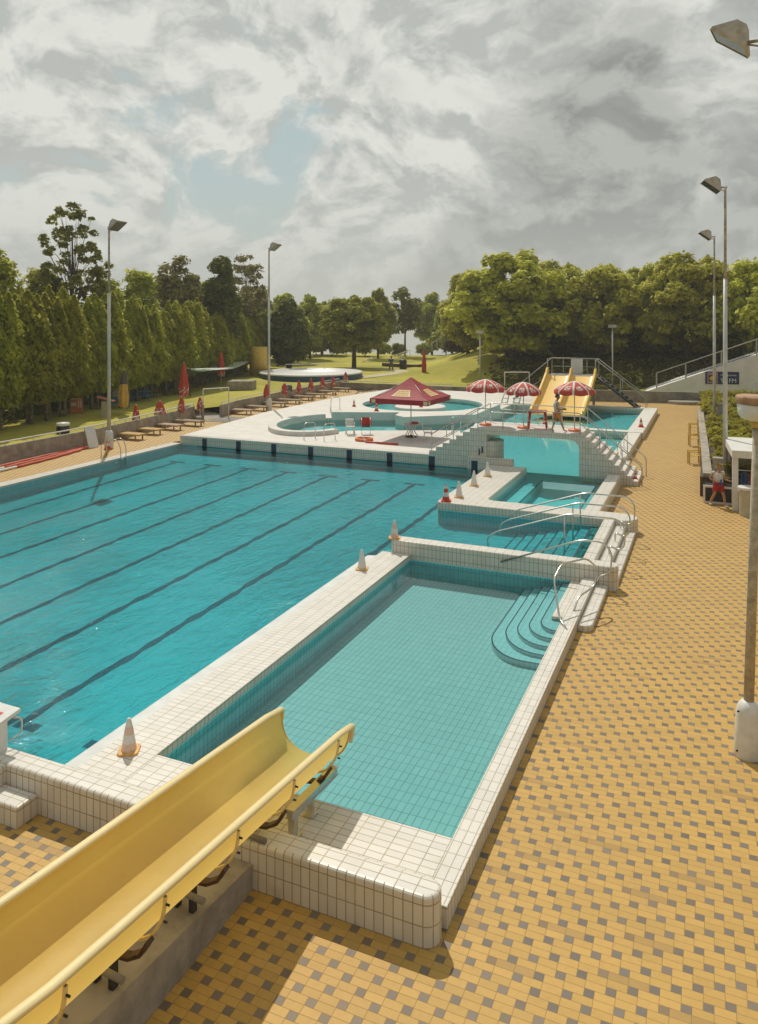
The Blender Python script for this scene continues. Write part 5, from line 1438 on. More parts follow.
# shade sail on posts
t_ = thing('shade_sail', 'pale green shade sail stretched over the lawn in front of the hedge', 'shade sail', (0, 0, 0))
def sp_(px, py, d): x, y = atd(px, d); return Vector((x, y, H - (py - HY) * d / F))
c1, c2, c3, c4_ = sp_(177, 366, 66), sp_(250, 361, 82), sp_(235, 367.5, 70), sp_(190, 368.5, 62)
b = MB(); N = 10
def sl_(u, v): p = c1.lerp(c2, u); q = c4_.lerp(c3, u); r_ = p.lerp(q, v); r_.z -= .5 * math.sin(PI * u) * math.sin(PI * v) + .12 * math.sin(9 * u) * math.sin(PI * v); return r_
for i in range(N):
    for j in range(N): b.poly([sl_(i / N, j / N), sl_((i + 1) / N, j / N), sl_((i + 1) / N, (j + 1) / N), sl_(i / N, (j + 1) / N)], None, 0, True)
b.build('cloth', M_sail, t_)
b = MB()
for c in (c1, c2, c3, c4_): b.tube([(c.x, c.y, .8), tuple(c)], .045, 6)
b.build_each('post', M_dark, t_)
x, y = at(242, 388, 1.0); b = MB(); b.prism(rect(-1.1, 1.1, -.8, .8), 0, .75, .05); b.prism(rect(-.95, .95, -.65, .65), .70, .78, .02); tag(b.build('concrete_well', M_conc, None, (x, y, .9), R(20)), 'low concrete well cover on the lawn', 'well cover')
x, y = at(287, 391, 1.0); b = MB(); b.prism([(.45 * math.cos(2 * PI * i / 16), .45 * math.sin(2 * PI * i / 16)) for i in range(16)], 0, .55, .2); tag(b.build('green_drum', plain('drum_green', (.10, .13, .09), .6), None, (x, y, 1.0)), 'small green drum on the lawn behind the far loungers', 'drum')
x, y = at(63, 431.5, 1.0); t_ = thing('water_butt', 'black drum with a white lid behind the lawn wall', 'drum', (x, y, .78))
b = MB(); b.lathe([(0, 0), (.33, 0), (.35, .2), (.33, .55), (0, .55)], 20); b.build('body', M_black, t_)
b = MB(); b.lathe([(.34, .551), (.36, .60), (.33, .70), (0, .72)], 20); b.build('lid', M_white, t_)
# notice boards
def board(px, py0, d, w_, h_, m, label, marks, rz, zb):
    x, y = atd(px, d); z0 = H - (py0 - HY) * d / F; t_ = thing('notice_board', label, 'sign', (x, y, 0), rz)
    b = MB(); b.box(-w_ / 2, w_ / 2, -.02, .02, z0, z0 + h_); bd = b.build('board', m, t_)
    b = MB()
    for sx in (-w_ / 2 + .04, w_ / 2 - .04): b.tube([(sx, .05, zb), (sx, .05, z0 + h_)], .03, 6)
    b.build_each('post', M_dark, t_)
    for (a, c, e, f, mm) in marks:
        b = MB(); b.box(-w_ / 2 + a * w_, -w_ / 2 + c * w_, -.03, -.021, z0 + e * h_, z0 + f * h_); b.build('mark', mm, bd)
board(76.5, 413, 50, .80, 1.02, M_signor, 'orange brown notice board with white marks in front of the hedge', ((.08, .92, .86, .95, M_cream), (.08, .5, .45, .68, M_text), (.62, .70, .35, .8, M_text), (.8, .88, .35, .8, M_text), (.1, .35, .1, .25, M_ochre)), R(35), .8)
board(115.5, 397, 56, .42, .95, M_white, 'small white notice board by the yellow folded umbrella', ((0.05, .95, .9, .98, M_cream),), R(35), .8)
def picnic(px, py, m, label, rz, zz=.92, s=1.0, gr='benches on the lawn'):
    x, y = at(px, py, 1.0); t_ = thing('picnic_bench', label, 'bench', (x, y, zz), rz, gr); t_.scale = (s, s, s)
    b = MB(); b.box(-.85, .85, -.3, .3, .70, .75); b.build('tabletop', m, t_)
    for s_ in (-1, 1):
        b = MB(); b.box(-.85, .85, s_ * .72 - .14, s_ * .72 + .14, .42, .46); b.build('seat', m, t_)
        b = MB(); b.tube([(s_ * .6, -.72, 0), (s_ * .6, -.2, .7)], .035, 5); b.tube([(s_ * .6, .72, 0), (s_ * .6, .2, .7)], .035, 5); b.box(s_ * .6 - .03, s_ * .6 + .03, -.8, .8, .36, .419); b.build('leg', m, t_)
picnic(139, 400, M_bench_blue, 'blue picnic bench at the hedge, right of the yellow umbrella', .9); picnic(117, 408, M_bench_blue, 'blue picnic bench at the hedge, behind the first floodlight post', .9); picnic(173, 389, M_bench_blue, 'blue picnic bench deep in the shade under the hedge', .9)
picnic(492, 378, M_red, 'red picnic bench on the grass left of the slides', .2); picnic(457, 372.5, M_woodp, 'pinkish picnic bench on the grass near the tree edge', .4)
x, y = at(106, 416, 1.0); t_ = thing('post_box', 'beige box on the lawn with a red sloping board beside the first floodlight post', 'box', (x, y, .9), R(20))
b = MB(); b.prism(rect(-.22, .22, -.2, .2), 0, 1.05, .02); b.build('body', M_bin, t_)
b = MB(); Mx = Matrix.Translation((0, 0, 1.18)) @ Matrix.Rotation(R(14), 4, 'Y'); b.box(-.55, .55, -.3, .3, -.03, .03, 0, Mx); b.build('board', plain('faded_red', (.40, .13, .08), .7), t_)
x, y = at(513, 379, 1.0); b = MB(); b.lathe([(0, 0), (.4, 0), (.42, 1.0), (.3, 1.1), (0, 1.1)], 16); tag(b.build('black_bin', M_black, None, (x, y, 1.0)), 'black litter bin on the grass behind the white tube frame', 'bin')
x, y = at(403, 369, 1.0); b = MB(); b.lathe([(0, 0), (.42, 0), (.45, 1.1), (.3, 1.25), (0, 1.25)], 16); tag(b.build('black_bin', M_black, None, (x, y, lawn_z(x, y) - .05)), 'black litter bin beside the person in blue on the lawn', 'bin')
x, y = at(391, 367, 1.0)
b = MB()
for i in range(16):
    u = i / 15; xx, yy2 = at(382 + 42 * u, 364.5 + 3.2 * u, 1.0); z = lawn_z(xx, yy2); 
    if i: b.poly([(px_, py_, pz_ - .1), (xx, yy2, z - .1), (xx, yy2, z + .42), (px_, py_, pz_ + .42)][::1]); b.poly([(px_, py_, pz_ + .42), (xx, yy2, z + .42), (xx, yy2 + .4, z + .42), (px_, py_ + .4, pz_ + .42)])
    px_, py_, pz_ = xx, yy2, z
tag(b.build('garden_edge', M_brownst), 'low dark edging across the lawn behind the person in blue', 'edging')
# white stair railings going down to the lake
for (pxa, pya, pxb, pyb, d, lab) in ((432, 343, 452, 332, 118, 'white stair railing on the slope near the purple bush'), (390, 357, 410, 350, 108, 'white stair railing on the slope toward the lake, centre'), (362, 362, 372, 357, 106, 'white stair railing beside the big tree on the lawn')):
    b = MB()
    for off in (0, 2.2):
        p = Vector(sp_(pxa, pya, d + off)); q = Vector(sp_(pxb, pyb, d + off + 3)); b.tube([p, q], .06, 5)
        for k in range(5): r_ = p.lerp(q, k / 4); b.tube([r_, r_ - Vector((0, 0, 1.4))], .05, 5)
    tag(b.build('stair_railing', M_wpaint), lab, 'railing', 'white stair railings toward the lake')
# grey house roof between the left trees
x, y = atd(171, 150); t_ = thing('house', 'grey house with chimneys half hidden behind the left trees', 'house', (x, y, -2), R(30))
b = MB(); b.box(-3, 3, -3, 3, 0, 12); b.build('wall', M_conc_d, t_)
b = MB(); b.poly([(-3.3, -3.3, 12), (3.3, -3.3, 12), (3.3, 0, 14.2), (-3.3, 0, 14.2)]); b.poly([(3.3, 3.3, 12), (-3.3, 3.3, 12), (-3.3, 0, 14.2), (3.3, 0, 14.2)]); b.poly([(-3, -3, 12), (-3, 0, 14.1), (-3, 3, 12)]); b.poly([(3, -3, 12), (3, 3, 12), (3, 0, 14.1)]); rf = b.build('roof', plain('grey_roof', (.16, .14, .12), .8), t_)
for xx in (-2, 1.6): b = MB(); b.box(xx - .4, xx + .4, -.5, .5, 13, 15.6); b.build('chimney', M_conc_d, rf)
# ------------------------------------------------------------------ people
def skinned(name, verts, edges, mat_, parent, sub=2, smooth=True):
    """one continuous surface grown round a skeleton: verts = [(x, y, z, rx, ry)]"""
    me = bpy.data.meshes.new(name); me.from_pydata([v[:3] for v in verts], edges, [])
    o = bpy.data.objects.new(name, me); COL.objects.link(o)
    sk = o.modifiers.new('skin', 'SKIN'); sk.use_smooth_shade = True; sk.branch_smoothing = .6
    for i, v in enumerate(verts):
        d = me.skin_vertices[0].data[i]; d.radius = (v[3], v[4] if len(v) > 4 else v[3]); d.use_root = (i == 0)
    sb_ = o.modifiers.new('sub', 'SUBSURF'); sb_.levels = sub; sb_.render_levels = sub
    bpy.context.view_layer.update()
    dg = bpy.context.evaluated_depsgraph_get(); ev = o.evaluated_get(dg)
    m2 = bpy.data.meshes.new_from_object(ev); m2.name = name
    o.modifiers.clear(); o.data = m2; m2.materials.clear(); m2.materials.append(mat_)
    for p in m2.polygons: p.use_smooth = True
    o.parent = parent; return o
def person(loc, J, label, top_m, short_m, hair_m, rotz=YAW, sleeves=False, long_legs=False, s=1.0, longhair=False):
    """J: joints in metres, x to the right of the view, y away, z up"""
    t_ = thing('person', label, 'person', loc, rotz); t_.scale = (s, s, s)
    V = []; E_ = []; ix = {}
    def add(k, p, r, link=None, r2=None):
        ix[k] = len(V); V.append((p[0], p[1], p[2], r, r2 or r))
        if link is not None: E_.append((ix[link], ix[k]))
    pel = J['pelvis']; ch = J['chest']; nk = J['neck']; hd = J['head']
    add('pelvis', pel, .125, None, .10); sp = [(pel[i] + ch[i]) / 2 for i in range(3)]
    add('spine', sp, .115, 'pelvis', .09); add('chest', ch, .135, 'spine', .10); add('neck', nk, .052, 'chest'); 
    jaw = (hd[0] + J['face'][0] * .02, hd[1] + J['face'][1] * .02, hd[2] - .075)
    add('jaw', jaw, .062, 'neck', .066); add('head', hd, .086, 'jaw', .095); add('crown', (hd[0], hd[1], hd[2] + .065), .066, 'head', .07)
    for sd in 'LR':
        hp, kn, an, toe = J['hip' + sd], J['knee' + sd], J['ankle' + sd], J['toe' + sd]
        add('hip' + sd, hp, .092, 'pelvis'); mid = [(hp[i] * .5 + kn[i] * .5) for i in range(3)]
        add('th' + sd, mid, .075, 'hip' + sd); add('knee' + sd, kn, .053, 'th' + sd)
        cf = [kn[i] * .65 + an[i] * .35 for i in range(3)]; add('calf' + sd, cf, .055, 'knee' + sd)
        add('ankle' + sd, an, .036, 'calf' + sd); add('toe' + sd, toe, .034, 'ankle' + sd)
        sh, el, wr, ha = J['sh' + sd], J['el' + sd], J['wr' + sd], J['hand' + sd]
        add('sh' + sd, sh, .058, 'chest'); ua = [(sh[i] + el[i]) / 2 for i in range(3)]
        add('ua' + sd, ua, .047, 'sh' + sd); add('el' + sd, el, .037, 'ua' + sd)
        fa = [el[i] * .6 + wr[i] * .4 for i in range(3)]; add('fa' + sd, fa, .038, 'el' + sd); add('wr' + sd, wr, .025, 'fa' + sd)
        palm = [wr[i] * .45 + ha[i] * .55 for i in range(3)]; add('palm' + sd, palm, .032, 'wr' + sd)
        dv = (Vector(ha) - Vector(wr)).normalized(); u = dv.cross(Vector((0, 0, 1)))
        if u.length < .2: u = Vector((1, 0, 0))
        u.normalize(); w_ = u.cross(dv)
        for f in range(4):
            o1 = Vector(palm) + dv * .035 + u * (-.027 + .018 * f); L = (.062, .075, .07, .055)[f]
            o2 = o1 + dv * L * .6 - w_ * .01; o3 = o2 + dv * L * .3 - w_ * .03
            add('f%d%s' % (f, sd), o1, .0095, 'palm' + sd); add('g%d%s' % (f, sd), o2, .009, 'f%d%s' % (f, sd)); add('h%d%s' % (f, sd), o3, .008, 'g%d%s' % (f, sd))
        o1 = Vector(palm) - dv * .01 + u * .035; add('t' + sd, o1, .011, 'palm' + sd); add('t2' + sd, o1 + dv * .04 + u * .02, .0095, 't' + sd)
    skinned('body', V, E_, M_skin, t_)
    # clothes: rings round the body, a little larger than the limbs
    def rings(b, R_, n=14):
        ids = []
        for (x, y, z, rx, ry) in R_:
            ids.append(len(b.v)); b.v += [(x + rx * math.cos(2 * PI * k / n), y + ry * math.sin(2 * PI * k / n), z) for k in range(n)]
        for i in range(len(R_) - 1):
            for k in range(n): l = (k + 1) % n; b.face((ids[i] + k, ids[i] + l, ids[i + 1] + l, ids[i + 1] + k), None, 0, True)
    dx_, dy_ = J.get('side', (1, 0)); wx, wy = (.185, .135) if abs(dx_) > .5 else (.14, .18)
    lerp = lambda p, q, u: tuple(p[i] + (q[i] - p[i]) * u for i in range(3))
    b = MB(); c1 = lerp(pel, ch, .35); c2 = lerp(pel, ch, .72); top_ = lerp(ch, nk, .42); t2 = lerp(ch, nk, .62)
    rings(b, [(pel[0], pel[1], pel[2] + .0, wx * .98, wy), (c1[0], c1[1], c1[2], wx * .90, wy * .96), (c2[0], c2[1], c2[2], wx, wy * 1.02), (ch[0], ch[1], ch[2], wx * 1.02, wy), (top_[0], top_[1], top_[2], wx * .98, wy * .82), (t2[0], t2[1], t2[2], wx * .52, wy * .62)])
    for sd in 'LR':
        sh, el = J['sh' + sd], J['el' + sd]; q = lerp(sh, el, .62 if sleeves else .14); b.tube([lerp(sh, ch, .35), sh, q], [.075, .078, .07], 10)
    b.build('shirt', top_m, t_)
    b = MB(); rings(b, [(pel[0], pel[1], pel[2] + .10, wx * .93, wy * .97), (pel[0], pel[1], pel[2] + .03, wx * 1.0, wy * 1.04), (pel[0], pel[1], pel[2] - .07, wx * 1.04, wy * 1.08)])
    for sd in 'LR':
        hp, kn, an = J['hip' + sd], J['knee' + sd], J['ankle' + sd]
        leg = [(hp[0], hp[1], hp[2] + .02, .125, .125), lerp(hp, kn, .3) + (.118, .118), lerp(hp, kn, .62) + (.112, .112)]
        if long_legs: leg += [kn + (.085, .085), (an[0], an[1], an[2] + .02, .07, .07)]
        rings(b, leg)
    b.build('trousers' if long_legs else 'shorts', short_m, t_)
    fx, fy = J['face']; L = math.hypot(fx, fy); fx /= L; fy /= L; sx, sy = -fy, fx
    V4 = [(hd[0] - fx * .022, hd[1] - fy * .022, hd[2] + .03, .092, .098), (hd[0] - fx * .012, hd[1] - fy * .012, hd[2] + .085, .066, .072), (hd[0] - fx * .055, hd[1] - fy * .055, hd[2] - .045, .06, .06)]
    skinned('hair', V4, [(0, 1), (0, 2)], hair_m, t_)
    hb = [o for o in t_.children if o.name.startswith('body')][0]
    for sd in (-1, 1):
        e = (hd[0] + fx * .083 + sx * .032 * sd, hd[1] + fy * .083 + sy * .032 * sd, hd[2] + .0)
        b = MB(); b.lathe([(.0, -.009), (.008, -.005), (.010, 0), (.008, .005), (0, .009)], 10, 0, e); b.build('eye', M_eye, hb)
        b = MB(); ee = (hd[0] + sx * .092 * sd - fx * .005, hd[1] + sy * .092 * sd - fy * .005, hd[2] - .01); b.lathe([(0, -.03), (.014, -.02), (.018, .01), (.0, .03)], 8, 0, ee); b.build('ear', M_skin, hb)
    b = MB(); b.lathe([(.015, -.045), (.013, -.03), (.004, .0)], 8, 0, (hd[0] + fx * .092, hd[1] + fy * .092, hd[2] + .005)); b.build('nose', M_skin, hb)
    b = MB(); b.tube([(hd[0] + fx * .084 + sx * q, hd[1] + fy * .084 + sy * q, hd[2] - .065) for q in (-.022, 0, .022)], .006, 6); b.build('mouth', M_short_r, hb)
    return t_
# woman by the kiosk (feet, knees, hips ... read off the photograph, right = +x)
JW = dict(pelvis=(.02, 0, .86), chest=(.01, 0, 1.20), neck=(.03, -.01, 1.38), head=(.06, -.03, 1.53), face=(.55, -.8),
          hipL=(-.07, -.03, .82), kneeL=(-.11, .07, .46), ankleL=(-.22, .22, .10), toeL=(-.20, .10, .035),
          hipR=(.10, .03, .82), kneeR=(.16, -.14, .46), ankleR=(.20, -.16, .08), toeR=(.28, -.30, .03),
          shL=(-.17, .03, 1.31), elL=(-.30, .06, 1.08), wrL=(-.12, -.16, .98), handL=(.0, -.20, .97),
          shR=(.20, -.03, 1.31), elR=(.26, -.02, 1.05), wrR=(.44, -.14, 1.00), handR=(.56, -.18, 1.00))
x, y = at(718, 506.5, 0)
pw_ = person((x, y, 0), JW, 'woman walking in white sleeveless top and red shorts beside the kiosk', M_vest, M_short_r, M_blond)
b = MB(); b.tube([(-.02, -.22, .86), (.03, -.22, 1.06)], [.045, .04], 8); b.tube([(.03, -.22, 1.06), (.035, -.22, 1.10)], .02, 8)
tag(b.build('blue_bottle', plain('bottle_blue', (.02, .08, .35), .3), None, (x, y, 0), YAW), 'blue bottle held by the woman in red shorts', 'bottle')
for f, (ax, ay, az) in (('toeL', (-.20, .12, .04)), ('toeR', (.26, -.26, .04))):
    an = JW['ankle' + f[-1]]; to = JW[f]; hp_ = [an[i] * 1.15 - to[i] * .15 for i in range(3)]
    skinned('shoe', [(hp_[0], hp_[1], an[2] - .03, .042), ((an[0] + to[0]) / 2, (an[1] + to[1]) / 2, (an[2] + to[2]) / 2 - .0, .045), (to[0], to[1], to[2] + .012, .04)], [(0, 1), (1, 2)], M_conew, pw_)
# man on the bridge, striding to the right
JM = dict(side=(0, 1), pelvis=(-.02, 0, .90), chest=(-.05, 0, 1.25), neck=(-.02, 0, 1.45), head=(.02, -.02, 1.60), face=(1, -.25),
          hipL=(-.02, -.09, .86), kneeL=(.13, -.10, .50), ankleL=(.27, -.10, .09), toeL=(.42, -.12, .04),
          hipR=(-.04, .09, .86), kneeR=(-.10, .09, .48), ankleR=(-.24, .09, .10), toeR=(-.12, .08, .03),
          shL=(-.06, -.19, 1.36), elL=(-.10, -.23, 1.08), wrL=(.14, -.20, 1.03), handL=(.24, -.18, 1.05),
          shR=(-.03, .19, 1.36), elR=(-.06, .24, 1.08), wrR=(.16, .18, 1.00), handR=(.27, .16, 1.02))
x, y = at(557.5, 432, BR)
mw = person((x, y, BR), JM, 'man in a light vest and orange shorts walking on the footbridge', M_vest, M_short_o, M_hair)
b = MB(); b.box(.20, .36, -.2, -.14, 1.02, 1.09, 0, None, .01); tag(b.build('hand_item', M_black, None, (x, y, BR), YAW), 'small black item held by the man in orange shorts', 'item')
JB = {k: v for k, v in JW.items()}
x, y = at(391, 371, 1.0)
z = lawn_z(x, y); person((x, y, z), JB, 'distant person in a blue top walking on the lawn', plain('blue_shirt', (.03, .09, .22), .8), M_greyfab, M_hair, YAW, True, True, 1.0)

# ------------------------------------------------------------------ trees
nprng = np.random.default_rng(11)
def leaf_mesh(name, C, N, size, m, aspect=1.6, jit=.7, upbias=0.0, along=None):
    """one small rhombic leaf face per centre"""
    n = len(C); N = N + nprng.normal(0, jit, (n, 3)); N[:, 2] += upbias
    N /= np.linalg.norm(N, axis=1, keepdims=True) + 1e-9
    A = nprng.normal(0, 1, (n, 3)) if along is None else np.tile(np.array(along, float), (n, 1)) + nprng.normal(0, .35, (n, 3))
    A -= N * (A * N).sum(1, keepdims=True); A /= np.linalg.norm(A, axis=1, keepdims=True) + 1e-9
    B = np.cross(N, A); s = size * nprng.uniform(.6, 1.35, (n, 1))
    P = np.empty((n, 4, 3)); P[:, 0] = C - A * s * aspect / 2; P[:, 1] = C + B * s / 2 + A * s * .1; P[:, 2] = C + A * s * aspect / 2; P[:, 3] = C - B * s / 2 + A * s * .1
    me = bpy.data.meshes.new(name); me.vertices.add(4 * n); me.vertices.foreach_set('co', P.reshape(-1))
    me.loops.add(4 * n); me.loops.foreach_set('vertex_index', np.arange(4 * n, dtype=np.int32))
    me.polygons.add(n); me.polygons.foreach_set('loop_start', np.arange(0, 4 * n, 4, dtype=np.int32)); me.polygons.foreach_set('loop_total', np.full(n, 4, dtype=np.int32))
    me.update(calc_edges=True); me.materials.append(m); return me
def unit(n):
    d = nprng.normal(0, 1, (n, 3)); return d / np.linalg.norm(d, axis=1, keepdims=True)
def clumps(K, rad, per, squash=.95):
    """leaves on the upper shell of every clump"""
    C = []; N = []
    for k, r in zip(K, rad):
        m = int(per * (r / rad.mean()) ** 2) + 8
        d = unit(m); d[:, 2] = np.where(d[:, 2] < -.35, -d[:, 2], d[:, 2])
        rr = r * nprng.uniform(.55, 1.06, (m, 1)) * (1 + .18 * np.sin(d[:, :1] * 7 + k[0]) * np.cos(d[:, 1:2] * 6 + k[1]))
        p = d * rr; p[:, 2] *= squash; C.append(k + p); N.append(d)
    return np.concatenate(C), np.concatenate(N)
def trunk_mesh(h, r, K, nl, bark, lean=0.0, start=.35):
    b = MB(); top = Vector((lean, 0, h))
    P = smooth_path([(0, 0, -.4), (.06 * r, .0, h * .3), (lean * .4, .08, h * .6), tuple(top)], 4)
    b.tube(P, [r * (1.25 - 1.1 * i / (len(P) - 1)) for i in range(len(P))], 9)
    idx = nprng.choice(len(K), min(nl, len(K)), replace=False)
    for i in idx:
        k = Vector(K[i]); z0 = h * (start + .55 * random.random()); z0 = min(z0, max(k.z - .4, h * .25)); u = z0 / h
        a = Vector((lean * u * u, 0, z0)); mid = a.lerp(k, .5) + Vector((0, 0, .12 * (k - a).length))
        q_ = .5 if nl > 30 else 1; b.tube(smooth_path([a, mid, k], 3), [r * v_ * q_ for v_ in (.42, .36, .31, .25, .2, .14, .07)], 6)
    return b
def make_tree(name, label, h, rx, ry, z0, nk, cr, per, size, lm, bark=None, r=.25, style='round', nl=9, group=None, cat='tree'):
    t_ = thing(name, label, cat, (0, 0, 0), 0, group)
    rz = (h - z0) / 2; cz = z0 + rz
    d = unit(nk)
    f = nprng.uniform(.35, 1.0, (nk, 1)) ** .6
    K = d * f
    if style == 'full': K[:, 2] *= np.where(K[:, 2] < 0, 1.05, 1); w_ = 1.12 - .30 * np.clip(K[:, 2:3], -.2, 1)
    elif style == 'round': K[:, 2] = np.where(K[:, 2] < -.92, -K[:, 2] * .5, K[:, 2]); w_ = 1 - .35 * np.clip(K[:, 2:3], 0, 1) ** 2
    elif style == 'cone': w_ = np.clip(.95 - .75 * (K[:, 2:3] + 1) / 2, .10, 1)*1.15
    else: w_ = 1 + .0 * K[:, 2:3]
    K = np.concatenate([K[:, :2] * w_, K[:, 2:3]], 1) * np.array([rx, ry, rz]) * .86 + np.array([0, 0, cz])
    rad = nprng.uniform(.65, 1.25, nk) * cr
    C, N = clumps(K, rad, per)
    tk = trunk_mesh(min(h * .82, cz + rz * .55), r, K, nl, bark); tk.build('trunk', bark or M_bark, t_)
    me = leaf_mesh('crown', C, N, size, lm, jit=.55, upbias=.7); o = bpy.data.objects.new('crown', me); COL.objects.link(o); o.parent = t_
    return t_
L_maple = leafmat('maple_leaves', (.27, .28, .032), (.68, .65, .085), .55)
L_mid = leafmat('green_leaves', (.19, .21, .024), (.48, .48, .06), .55)
L_dark = leafmat('dark_needles', (.08, .10, .02), (.22, .24, .045), .42)
L_thuja = leafmat('thuja_sprays', (.18, .19, .02), (.55, .54, .06), .55, .8)
L_olive = leafmat('sparse_olive_leaves', (.11, .115, .022), (.27, .26, .05), .45)
L_birch = leafmat('birch_leaves', (.17, .16, .045), (.36, .31, .11), .45)
L_jun = leafmat('juniper_sprays', (.20, .195, .02), (.46, .39, .045), .4, 1.2)
L_purple = leafmat('purple_leaves', (.06, .03, .022), (.14, .075, .05), .3)
def spot(px, d, zoff=-.15):
    x, y = atd(px, d); return (x, y, lawn_z(x, y) + zoff)
def height(px, yt, d): x, y = atd(px, d); return H + (HY - yt) * d / F - lawn_z(x, y) + .15
# big maples on the bank at the right
MP = [make_tree('maple_tree', 'x', 12, 6.2, 5.6, .2, 150, 1.15, 190, .34, L_maple, M_bark, .34, 'full', 12), make_tree('maple_tree', 'x', 12, 5.6, 6.0, .2, 140, 1.2, 190, .34, L_maple, M_bark, .32, 'full', 12),
      make_tree('maple_tree', 'x', 12, 6.0, 6.0, .3, 160, 1.1, 180, .32, L_maple, M_bark, .34, 'full', 12)]
mu = [False] * 3
def put_tree(protos_, mu_, i, px, d, yt, wpx, label, group, hbase, wbase):
    p = spot(px, d); h = height(px, yt, d); sz = h / hbase; sx = wpx * d / F / (2 * wbase)
    if not mu_[i]: mu_[i] = True; o = protos_[i]
    else: o = copy_tree(protos_[i])
    o.location = p; o.rotation_euler = (0, 0, random.uniform(0, 6.3)); o.scale = (sx, sx, sz); o['label'] = label; o['group'] = group; return o
g = 'leafy maples on the bank behind the pools'
for (i, px, d, yt, w_, lab) in ((0, 512, 80, 250, 126, 'big leafy maple left of the twin slides, broad rounded crown'), (1, 468, 92, 268, 62, 'leafy maple at the left end of the maple row, behind the purple bush'),
                               (2, 556, 98, 258, 80, 'leafy maple set back, directly behind the twin slides'), (1, 602, 79, 262, 100, 'leafy maple right of the twin slides, behind the small park lamp'),
                               (0, 645, 84, 264, 80, 'leafy maple set back between the two right crowns'), (2, 688, 76, 249, 118, 'big leafy maple behind the ramp railing'),
                               (1, 766, 72, 254, 104, 'leafy maple at the right edge, above the top of the ramp'), (0, 735, 90, 268, 80, 'leafy maple set back behind the two tall right floodlights'), (2, 850, 72, 240, 130, 'leafy maple outside the right edge, beyond the ramp')):
    put_tree(MP, mu, i, px, d, yt, w_, lab, g, 12, 6.2)
# trees in the middle
GM = [make_tree('broadleaf_tree', 'x', 11, 5.2, 5.2, 2.0, 120, 1.0, 180, .32, L_mid, M_bark, .3, 'round', 12), make_tree('broadleaf_tree', 'x', 11, 4.4, 4.6, .8, 110, .95, 170, .32, L_mid, M_bark, .26, 'round', 10)]
gu = [False] * 2; g = 'broadleaf trees between lawn and lake'
for (i, px, d, yt, w_, lab) in ((0, 354, 95, 293, 72, 'large dark broadleaf tree standing alone on the lawn'), (1, 378, 116, 288, 44, 'broadleaf tree behind the large lone lawn tree'),
                               (1, 432, 140, 292, 44, 'broadleaf tree at the lake shore, left of the purple bush'), (0, 452, 132, 297, 36, 'small broadleaf tree at the shore beside the maple row'),
                               (1, 284, 104, 293, 62, 'broadleaf tree behind the second left floodlight post'), (0, 322, 126, 300, 44, 'small broadleaf tree far behind, left of the lone lawn tree'), (1, 310, 112, 294, 44, 'broadleaf tree just right of the dark broad conifer')):
    put_tree(GM, gu, i, px, d, yt, w_, lab, g, 11, 5.0)
def one(name, label, px, d, yt, w_, z0, nk, cr, per, size, lm, bark, r, style, nl, cat='tree'):
    h = height(px, yt, d); rx = w_ * d / F / 2
    o = make_tree(name, label, h, rx, rx, z0, nk, cr, per, size, lm, bark, r, style, nl, None, cat); o.location = spot(px, d); return o
one('slender_tree', 'slender light tree with a thin visible trunk near the lake', 405, 122, 286, 36, 3.0, 34, .9, 90, .34, L_olive, M_bark, .16, 'round', 14)
one('dark_conifer', 'wide dark conifer reaching to the ground right of the second left floodlight', 289, 90, 296, 58, .2, 100, .95, 240, .26, L_dark, M_bark, .3, 'cone', 6)
one('dark_spruce', 'tall dark conifer rising above the hedge', 221, 78, 246, 54, .5, 90, .85, 210, .24, L_dark, M_bark, .28, 'cone', 8)
one('tall_sparse_tree', 'tallest tree at the left with an open crown and bare twigs', 72, 58, 186, 84, 3.5, 120, .40, 44, .20, L_olive, M_bark, .22, 'round', 44)
one('left_tree', 'broadleaf tree rising behind the hedge at the left edge', -4, 52, 238, 62, 3.0, 50, .8, 130, .22, L_mid, M_bark, .24, 'round', 24)
one('left_tree', 'small rounded tree behind the hedge, right of the first floodlight post', 136, 64, 262, 46, 3.0, 44, .8, 140, .24, L_mid, M_bark, .22, 'round', 16)
one('willow_tree', 'light drooping tree behind the hedge, before the tall dark conifer', 178, 76, 254, 52, 3.0, 60, .75, 100, .26, L_birch, M_barkp, .2, 'round', 26)
one('birch_tree', 'pale thin birch just right of the tall dark conifer', 246, 88, 245, 44, 3.0, 60, .62, 60, .24, L_birch, M_barkp, .17, 'round', 34)
one('left_tree', 'broad tree behind the hedge below the tallest left tree', 45, 60, 268, 60, 2.0, 60, .95, 160, .26, L_mid, M_bark, .24, 'round', 12)
one('left_tree', 'bushy tree behind the hedge near the shade sail', 205, 88, 282, 60, 2.0, 60, .95, 160, .28, L_mid, M_bark, .24, 'round', 12)
one('left_tree', 'bushy tree behind the hedge between the sail and the yellow cylinder', 252, 96, 284, 48, 2.0, 60, .95, 160, .28, L_birch, M_bark, .24, 'round', 12)
one('left_tree', 'leafy tree behind the hedge beside the first floodlight post', 104, 60, 276, 50, 2.0, 50, .9, 150, .25, L_mid, M_bark, .24, 'round', 12)
one('purple_bush', 'dark purple rounded bush on the slope beside the maples', 464, 100, 338, 36, .1, 50, .7, 150, .24, L_purple, M_bark, .12, 'round', 6, 'bush')
